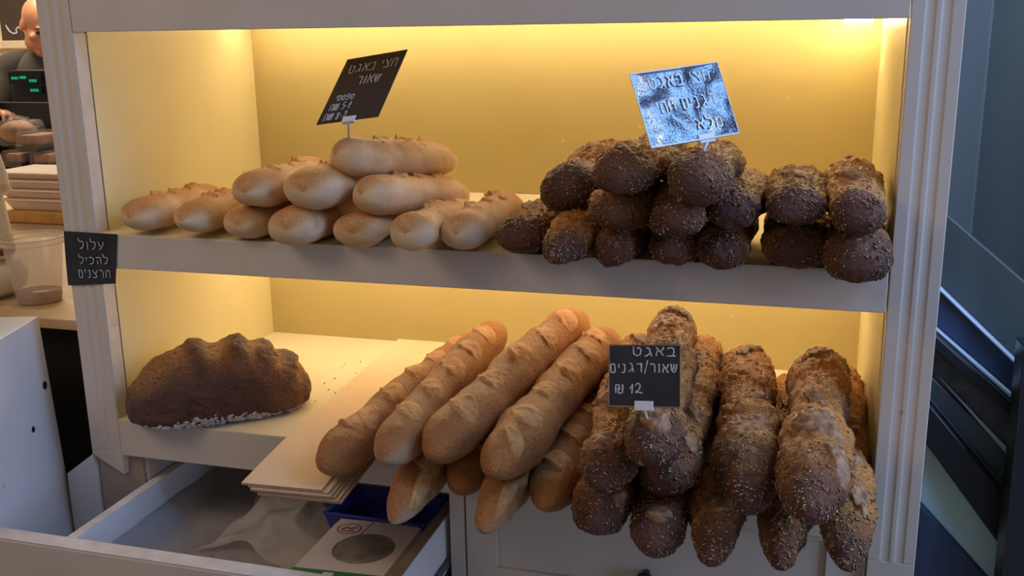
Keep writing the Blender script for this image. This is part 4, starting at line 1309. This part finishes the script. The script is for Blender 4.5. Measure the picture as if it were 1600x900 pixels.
# stack of trays with pastry
ty = .90
x0, x1 = at(8, 395, ty)[0], at(135, 395, ty)[0]
kt = 2.45/FPX
tz = CZ
spec_ = [(.036*1.0, 'pastry'), (22*kt, 'trays'), (17*kt, 'trays'), (17*kt, 'trays'), (14*kt, 'trays')]
names = ['golden slab of pastry under the pile of pale trays', 'pale pinkish tray, lowest of the pile on the pastry', 'pale pinkish tray, second from the bottom of the pile',
         'pale pinkish tray, second from the top of the pile', 'pale pinkish tray, topmost of the pile by the left post']
for i, (h_, mt) in enumerate(spec_):
    dx = [0, .01, -.006, .012, -.01][i]
    if i == 0:
        mb = MB(); mb.box(x0+.01, x1, ty, ty+.17, tz+.0005, tz+h_)
        o = mb.build('pastry_slab', M['pastry'], bevel=.006)
        tag(o, names[i], 'pastry')
    else:
        root = empty('shop_tray', ((x0+x1)/2+dx, ty+.15, tz), names[i], 'tray', 'pile of pale trays')
        mb = MB()
        mb.hexa([(x0+dx+.02, ty+.02, tz+.0005), (x1+dx-.02, ty+.02, tz+.0005), (x1+dx-.02, ty+.155, tz+.0005), (x0+dx+.02, ty+.155, tz+.0005)],
                [(x0+dx+.006, ty+.006, tz+h_-.005), (x1+dx-.006, ty+.006, tz+h_-.005), (x1+dx-.006, ty+.164, tz+h_-.005), (x0+dx+.006, ty+.164, tz+h_-.005)])
        mb.build('tray_body', M['trays'], root, bevel=.002)
        mb = MB(); mb.box(x0+dx, x1+dx, ty, ty+.17, tz+h_-.005, tz+h_-.0008)
        mb.build('tray_rim', M['trayrim'], root, bevel=.001)
    tz += h_

# dark packages with cake slices, three rows on the counter
PK = {}
py_ = 1.62
kp = 3.5/FPX


def package(px, ptop, wpx, hpx, y, label, z):
    c_ = at(px, ptop, y)
    wd = wpx*kp; hh = hpx*kp
    c_ = np.array([c_[0], y, z])
    root = empty('cake_package', c_, label, 'package', 'clear packages of cake on the counter')
    mb = MB(); mb.hexa([(c_[0]-wd*.46, y-.07, z), (c_[0]+wd*.46, y-.07, z), (c_[0]+wd*.46, y+.07, z), (c_[0]-wd*.46, y+.07, z)],
                       [(c_[0]-wd*.5, y-.075, z+hh*.24), (c_[0]+wd*.5, y-.075, z+hh*.24), (c_[0]+wd*.5, y+.075, z+hh*.24), (c_[0]-wd*.5, y+.075, z+hh*.24)])
    mb.build('package_base', M['black'], root, bevel=.003)
    mb = MB(); mb.box(c_[0]-wd*.38, c_[0]+wd*.38, y-.060, y+.06, z+hh*.245, z+hh*.80)
    mb.build('cake_slice', M['cake'], root, bevel=.008)
    mb = MB(); mb.hexa([(c_[0]-wd*.49, y-.073, z+hh*.245), (c_[0]+wd*.49, y-.073, z+hh*.245), (c_[0]+wd*.49, y+.073, z+hh*.245), (c_[0]-wd*.49, y+.073, z+hh*.245)],
                       [(c_[0]-wd*.44, y-.066, z+hh*.97), (c_[0]+wd*.44, y-.066, z+hh*.97), (c_[0]+wd*.44, y+.066, z+hh*.97), (c_[0]-wd*.44, y+.066, z+hh*.97)])
    mb.build('package_lid', M['film'], root, bevel=.004)
    return z+hh


zrow = CZ
r1a = package(38, 285, 44, 27, py_, 'dark cake package, lower left of the two stacks on the counter', zrow)
r1b = package(84, 285, 40, 27, py_, 'dark cake package against the left post, bottom of its stack', zrow)
r2a = package(41, 255, 42, 27, py_, 'dark cake package in the middle of the left stack', r1a+.0008)
r2b = package(84, 255, 40, 27, py_, 'dark cake package against the left post, middle of its stack', r1b+.0008)
r3b = package(64, 222, 44, 30, py_, 'cake package with a pale brown slice on top of both stacks', r2b+.0008)

# black rack that carries the packages
ryk = 1.745
xa_, xb_ = at(6, 250, ryk)[0], at(110, 250, ryk)[0]
zt_ = at(40, 160, ryk)[2]
root = empty('package_rack', ((xa_+xb_)/2, ryk, CZ), 'black rack behind the cake packages, below the till display', 'rack')
mb = MB(); mb.box(xa_, xb_, ryk, ryk+.02, CZ+.0005, zt_); mb.build('rack_back', M['black'], root, bevel=.003)
mb = MB(); mb.box(xa_, xa_+.012, ryk-.04, ryk, CZ+.0005, zt_); mb.build('rack_side', M['black'], root, bevel=.003)

# customer display of the till
ry = 1.86
k3 = 3.78/FPX
c_ = at(44, 150, ry)
root = empty('till_display', (c_[0], ry, CZ), 'black till display with green digits in front of the man', 'till')
tl, tr_, bl, br = at(13, 110, ry), at(86, 106, ry), at(13, 160, ry), at(86, 160, ry)
x0, x1, z1, z0 = tl[0], tr_[0], tl[2], bl[2]-.03
mb = MB(); mb.hexa([(x0, ry, z0), (x1, ry, z0), (x1, ry+.06, z0), (x0, ry+.06, z0)], [(x0, ry+.012, z1), (x1, ry+.012, z1), (x1, ry+.06, z1), (x0, ry+.06, z1)])
mb.build('display_case', M['black'], root, bevel=.004)
mb = MB(); mb.box(x0+.035, x1, ry+.015, ry+.055, CZ, z0-.0003); mb.build('display_stand', M['black'], root, bevel=.004)
mb = MB(); mb.box(x0+.02, x1+.03, ry-.012, ry+.058, CZ+.0, CZ+.035); mb.build('display_foot', M['black'], root, bevel=.004)
g1 = at(12, 120, ry)


def quad_px(px0, py0, px1, py1, y, th):
    a = at(px0, py1, y); b = at(px1, py0, y)
    return a[0], b[0], y-th, y, a[2], b[2]


mb = MB(); mb.box(*quad_px(16, 113, 64, 131, ry+.001, .004)); mb.build('display_window', M['screen'], root)
mb = MB(); mb.box(*quad_px(35, 134, 66, 147, ry+.001, .004)); mb.build('display_window', M['screen'], root)
for grp in (((18, 120, 3, 4), (22.5, 120, 3, 4), (27, 120, 1.2, 4), (31, 119, 3, 4), (35, 119, 3, 4), (38.5, 119, 1.5, 4)), ((46, 124, 2.6, 4), (50, 124, 2.6, 4), (54, 124, 2.6, 4)), ((48, 139, 3, 4), (52.5, 139, 3, 4), (57, 139, 3, 4))):
    mb = MB()
    for (xx, yy, ww_, hh_) in grp:
        for s_ in (0, 1, 2):
            mb.box(*quad_px(xx, yy+s_*1.6, xx+ww_, yy+s_*1.6+.9, ry-.0032, .0008))
        mb.box(*quad_px(xx, yy, xx+.8, yy+3.2, ry-.0032, .0008))
        mb.box(*quad_px(xx+ww_-.8, yy, xx+ww_, yy+4, ry-.0032, .0008))
    mb.build('green_digits', M['greenled'], root)
mb = MB(); mb.box(*quad_px(50, 163, 72, 175, ry+.0145, .002)); mb.build('price_label', M['paperlabel'], root)

# ------------------------------------------------------------------ blackboard on the back wall
yb_ = 4.08
root = empty('blackboard', at(30, 20, yb_), 'framed dark menu board on the cream wall behind the man', 'blackboard')
xa, xb = at(3, 40, yb_)[0], at(3, 40, yb_)[0]+1.3
zl_, zh_ = at(45, 63, yb_)[2], at(45, 63, yb_)[2]+.8
mb = MB(); mb.box(xa, xb, yb_-.012, yb_+.015, zl_, zh_); mb.build('board_panel', M['board'], root)
mb = MB()
mb.box(xa-.045, xa, yb_-.03, yb_+.018, zl_-.05, zh_+.05); mb.box(xb, xb+.045, yb_-.03, yb_+.018, zl_-.05, zh_+.05)
mb.box(xa, xb, yb_-.03, yb_+.018, zl_-.05, zl_); mb.box(xa, xb, yb_-.03, yb_+.018, zh_, zh_+.05)
mb.build('board_frame', M['wallcream'], root, bevel=.006)
cq = at(25, 44, yb_-.016)
chalk(root, cq, np.array([1.0, 0, 0]), np.array([0, 0, 1.0]), np.array([0, -1.0, 0]), [(['squiggle'], .085, -.035, .055, .17)], .006, seed=2)
mb = MB(); mb.box(xa-.6, xb+.1, yb_-.09, yb_+.018, zl_-.21, zl_-.175); 
tag(mb.build('wall_shelf', M['wallcream'], bevel=.004), 'cream ledge on the wall below the blackboard', 'shelf')


# ------------------------------------------------------------------ the man behind the counter
def ellipsoid(mb, c, r, rot=None, n=20):
    t = np.linspace(0, math.pi, n); a = np.linspace(0, 2*math.pi, n*2, endpoint=False)
    TT, AA = np.meshgrid(t, a, indexing='ij')
    P = np.stack([np.sin(TT)*np.cos(AA)*r[0], np.sin(TT)*np.sin(AA)*r[1], np.cos(TT)*r[2]], -1)
    if rot is not None: P = P @ np.array(rot).T
    P = P+np.array(c)
    mb.grid(P[1:-1], 0, True, True)


def limb(mb, pts, rad, sides=16):
    pts = np.array(pts, float); rad = np.array(rad, float)
    t = np.linspace(0, len(pts)-1, 10*len(pts))
    Q = np.stack([np.interp(t, range(len(pts)), pts[:, i]) for i in range(3)], 1)
    for _ in range(4): Q[1:-1] = (Q[:-2]+2*Q[1:-1]+Q[2:])/4
    R_ = np.interp(t, range(len(pts)), rad)
    mb.tube(Q, R_, sides)
    ellipsoid(mb, Q[0], (R_[0],)*3, n=8); ellipsoid(mb, Q[-1], (R_[-1],)*3, n=8)


def remesh(name, mb, mat, parent, voxel, smooth=4, xf=None):
    me = bpy.data.meshes.new(name)
    V = np.concatenate(mb.v)
    if xf is not None: V = xf(V)
    me.from_pydata(V.tolist(), [], mb.f)
    bm = bmesh.new(); bm.from_mesh(me); bmesh.ops.recalc_face_normals(bm, faces=bm.faces); bm.to_mesh(me); bm.free()
    tmp = bpy.data.objects.new('tmp', me); COL.objects.link(tmp)
    r_ = tmp.modifiers.new('r', 'REMESH'); r_.mode = 'VOXEL'; r_.voxel_size = voxel
    s_ = tmp.modifiers.new('s', 'SMOOTH'); s_.iterations = smooth; s_.factor = .5
    dg = bpy.context.evaluated_depsgraph_get()
    out = bpy.data.meshes.new_from_object(tmp.evaluated_get(dg))
    out.name = name
    out.materials.clear()
    bpy.data.objects.remove(tmp)
    return link(name, out, mat, parent, True)


def man():
    hx = at(57, 40, 2.42)
    th = math.radians(40)
    org = np.array([hx[0]-.02, 2.47, FLOOR])
    ca, sa = math.cos(th), math.sin(th)
    Rz = np.array([[ca, -sa, 0], [sa, ca, 0], [0, 0, 1.0]])
    hz = hx[2]-FLOOR
    xf = lambda V: V @ Rz.T+org
    inv = lambda p: (np.array(p)-org) @ Rz
    # head frame: turned to the image right and bowed
    hc = np.array([0, -.085, hz])
    yaw, pit, rol = math.radians(14), math.radians(24), math.radians(8)
    Ry = np.array([[math.cos(yaw), -math.sin(yaw), 0], [math.sin(yaw), math.cos(yaw), 0], [0, 0, 1]])
    Rx = np.array([[1, 0, 0], [0, math.cos(pit), -math.sin(pit)], [0, math.sin(pit), math.cos(pit)]])
    Rr = np.array([[math.cos(rol), 0, math.sin(rol)], [0, 1, 0], [-math.sin(rol), 0, math.cos(rol)]])
    RH = Ry @ Rx @ Rr
    H = lambda p: hc+RH @ np.array(p, float)
    mb = MB()
    rot = RH
    ellipsoid(mb, H((0, .012, .035)), (.076, .095, .086), rot, 28)      # skull
    ellipsoid(mb, H((0, -.022, -.035)), (.060, .066, .080), rot, 24)    # face
    ellipsoid(mb, H((0, -.062, -.098)), (.028, .024, .022), rot)        # chin
    ellipsoid(mb, H((-.035, -.020, -.070)), (.026, .045, .036), rot)    # jaw
    ellipsoid(mb, H((.035, -.020, -.070)), (.026, .045, .036), rot)
    ellipsoid(mb, H((0, -.082, .014)), (.050, .016, .012), rot)         # brow ridge
    limb(mb, [H((0, -.086, .006)), H((0, -.104, -.026)), H((0, -.106, -.040))], [.009, .0125, .0135], 12)  # nose
    ellipsoid(mb, H((-.012, -.095, -.042)), (.010, .011, .008), rot); ellipsoid(mb, H((.012, -.095, -.042)), (.010, .011, .008), rot)
    for s_ in (-1, 1):
        ellipsoid(mb, H((s_*.074, .008, -.012)), (.009, .020, .031), rot)   # ears
        ellipsoid(mb, H((s_*.042, -.066, -.028)), (.020, .018, .016), rot)  # cheeks
    ellipsoid(mb, H((0, -.086, -.066)), (.022, .010, .0055), rot); ellipsoid(mb, H((0, -.084, -.076)), (.019, .010, .006), rot)
    sh = hz-.165
    limb(mb, [(0, .03, sh-.03), (0, .01, sh+.045), H((0, .025, -.04))], [.064, .058, .056])     # neck
    # trunk, legs
    for (z, a, b, yy) in ((sh-.06, .165, .095, .02), (sh-.18, .165, .110, .015), (sh-.32, .150, .105, .01), (sh-.46, .160, .110, .01)):
        ellipsoid(mb, (0, yy, z), (a, b, .12), None, 22)
    hip = sh-.52
    for s_ in (-1, 1):
        limb(mb, [(s_*.09, .01, hip), (s_*.10, .0, hip-.42), (s_*.10, .02, .08)], [.088, .058, .042])
        limb(mb, [(s_*.10, .03, .045), (s_*.11, -.12, .035)], [.040, .034])
        limb(mb, [(0, .02, sh-.03), (s_*.17, .02, sh-.05)], [.06, .062])
    hand = inv(at(14, 178, 1.78)+np.array([0, 0, .02]))
    el = np.array([-.30, -.16, sh-.34])
    limb(mb, [(-.185, .02, sh-.055), el], [.060, .046])
    wr = hand+(el-hand)/np.linalg.norm(el-hand)*.09
    limb(mb, [el, (el+wr)/2+np.array([0, 0, .004]), wr], [.046, .040, .029])
    el2 = np.array([.28, -.05, sh-.34]); wr2 = np.array([.20, -.30, sh-.44])
    limb(mb, [(.185, .02, sh-.055), el2], [.060, .046]); limb(mb, [el2, wr2], [.046, .029])

    def hand_(wr_, tip, up, side):
        f = (tip-wr_); L_ = np.linalg.norm(f); f /= L_
        s_ = np.cross(f, up); s_ /= np.linalg.norm(s_); u_ = np.cross(s_, f)
        for k in range(6):
            o_ = (k-2.5)*.0135
            limb(mb, [wr_+s_*o_*.6, wr_+f*.085+s_*o_], [.015, .013], 10)
        for k, ln in enumerate((.070, .080, .074, .058)):
            o_ = (k-1.5)*.0215
            b0 = wr_+f*.085+s_*o_
            limb(mb, [b0, b0+f*ln*.45-u_*.006, b0+f*ln*.78-u_*.026, b0+f*ln*.9-u_*.048], [.0095, .009, .0085, .007], 10)
        b0 = wr_+f*.030+s_*side*.034
        limb(mb, [b0, b0+f*.030+s_*side*.022-u_*.012, b0+f*.058+s_*side*.018-u_*.030], [.013, .011, .009], 10)
    hand_(wr, hand+(hand-wr)*.9+np.array([0, 0, -.01]), np.array([0, 0, 1.0]), -1)
    hand_(wr2, wr2+np.array([-.05, -.14, -.02]), np.array([0, 0, 1.0]), 1)
    root = remesh('person', mb, M['skin'], None, .0065, 3, xf)
    tag(root, 'bald man in a dark sleeved grey shirt looking down behind the till', 'person')
    # clothing
    mb = MB()
    for (z, a, b, yy) in ((sh-.05, .172, .105, .02), (sh-.18, .180, .125, .015), (sh-.32, .170, .125, .01), (sh-.47, .178, .128, .01)):
        ellipsoid(mb, (0, yy, z), (a, b, .125), None, 22)
    limb(mb, [(0, .02, sh-.03), (0, .006, sh+.022)], [.085, .070])
    remesh('shirt', mb, M['shirtgrey'], root, .009, 3, xf)
    for s_, e_ in ((-1, el), (1, el2)):
        w_ = wr if s_ < 0 else wr2
        mb = MB()
        limb(mb, [(s_*.055, .015, sh+.012), (s_*.13, .02, sh-.018), (s_*.19, .02, sh-.06), (s_*.20+(e_[0]-s_*.2)*.5, e_[1]*.5, sh-.18), e_, e_+(w_-e_)*.5],
             [.058, .074, .082, .072, .060, .052])
        remesh('sleeve', mb, M['shirtbrown'], root, .009, 3, xf)
    mb = MB()
    ellipsoid(mb, (0, .01, hip+.02), (.178, .130, .10), None, 22)
    for s_ in (-1, 1):
        limb(mb, [(s_*.09, .01, hip), (s_*.10, .0, hip-.42), (s_*.10, .02, .09)], [.102, .074, .062])
    remesh('trousers', mb, M['trouser'], root, .011, 3, xf)
    for s_ in (-1, 1):
        mb = MB(); limb(mb, [H((s_*.048, -.086, .018)), H((s_*.032, -.096, .022)), H((s_*.014, -.096, .017))], [.003, .0048, .004], 8)
        V = xf(np.concatenate(mb.v)); mb.v = [V]
        mb.build('eyebrow', M['skindark'], root, smooth=True)
        mb = MB(); ellipsoid(mb, H((s_*.031, -.083, -.003)), (.013, .010, .0055), rot, 10)
        mb.v = [xf(np.concatenate(mb.v))]
        mb.build('eye', M['skindark'], root, smooth=True)
    mb = MB(); ellipsoid(mb, H((0, -.0935, -.070)), (.021, .0065, .0042), rot, 12); mb.v = [xf(np.concatenate(mb.v))]
    mb.build('lips', M['lip'], root, smooth=True)
    # wrapped loaf under his hand
    c_ = xf(hand)+np.array([.075, -.045, -.075])
    return c_


hc_ = man()
c_ = at(28, 202, 1.66)
zb = at(28, 226, 1.66)[2]
root = empty('wrapped_loaf', (c_[0], 1.66, zb), 'bread in crinkled clear wrap held under the hand of the man', 'bread')
wd = .085
n = 24
mb = MB(); ellipsoid(mb, (c_[0], 1.66, (zb+c_[2])/2+.02), (.072, .055, .040), None, 16)
mb.build('bread_slices', M['cake'], root, smooth=True)
mb = MB(); ellipsoid(mb, (c_[0], 1.66, (zb+c_[2])/2+.02), (.092, .066, .053), None, 26)
V = np.concatenate(mb.v); V = V+(.010*fbm(V, 34, 3, 2))[:, None]*np.array([1, 1, 1.0]); mb.v = [V]
mb.build('clear_wrap', M['film'], root, smooth=False)
# ------------------------------------------------------------------ escalator seen past the right post
YE = 1.0
esc = empty('escalator', (1.6, 1.2, FLOOR), 'dark blue escalator side with slanting rails, outside past the right post', 'escalator')


def slant(name, pa, pb, pc, pd, y0, y1, mat, ext=.5, bevel=.004):
    """band between the upper line pa-pb and the lower line pc-pd (photo points on the plane y = YE), run on past both ends"""
    a, b, c, d = [at(*p_, YE) for p_ in (pa, pb, pc, pd)]
    sc_ = (y0-CAM[1])/(YE-CAM[1])
    e1 = (b-a); e2 = (d-c)
    a, b, c, d = a-e1*.25, b+e1*ext, c-e2*.25, d+e2*ext
    mb = MB(); mb.prism([(a[0], a[2]), (b[0], b[2]), (d[0], d[2]), (c[0], c[2])], y0, y1, 'y')
    return mb.build(name, M[mat], esc, bevel=bevel)


slant('upper_glass', (1473, 330), (1600, 440), (1473, 452), (1600, 575), 1.03, 1.06, 'slate')
slant('rail_edge', (1473, 452), (1600, 575), (1472, 458), (1600, 582), .985, 1.06, 'steel')
slant('rail_panel', (1472, 458), (1600, 582), (1470, 516), (1600, 630), 1.01, 1.06, 'navy')
slant('metal_strip', (1470, 517), (1600, 630), (1469, 522), (1600, 640), .985, 1.06, 'steel')
slant('handrail', (1469, 523), (1600, 641), (1465, 545), (1596, 662), .95, 1.06, 'rail')
slant('brushed_panel', (1465, 545), (1596, 662), (1458, 590), (1592, 715), 1.0, 1.06, 'railgrey')
slant('highlight_streak', (1480, 600), (1590, 715), (1478, 600), (1590, 728), .99, 1.06, 'steel')  # pale highlight on the panel, put in as a light-coloured wedge
slant('side_panel', (1458, 590), (1592, 722), (1453, 622), (1580, 778), 1.0, 1.06, 'teal')
slant('metal_strip', (1453, 618), (1580, 768), (1452, 624), (1578, 776), .985, 1.06, 'railgrey')
slant('handrail', (1452, 624), (1578, 776), (1448, 688), (1567, 852), .95, 1.06, 'rail')
slant('glass_panel', (1448, 688), (1567, 852), (1441, 790), (1545, 905), 1.01, 1.06, 'paleglass')
slant('skirt_panel', (1441, 790), (1545, 905), (1430, 1000), (1530, 1120), 1.0, 1.06, 'navy')
a, b = at(1600, 545, .84), at(1567, 900, .84)
mb = MB(); mb.prism([(a[0], a[2]+.0), (b[0], b[2]-.1), (b[0], FLOOR), (b[0]+.28, FLOOR), (b[0]+.28, a[2]+.0)], .84, .93, 'y')
o = mb.build('dark_post', M['rail'], None, bevel=.004)
tag(o, 'dark upright post at the lower right edge of the photo', 'post')

print('loaves', len(LOAVES))
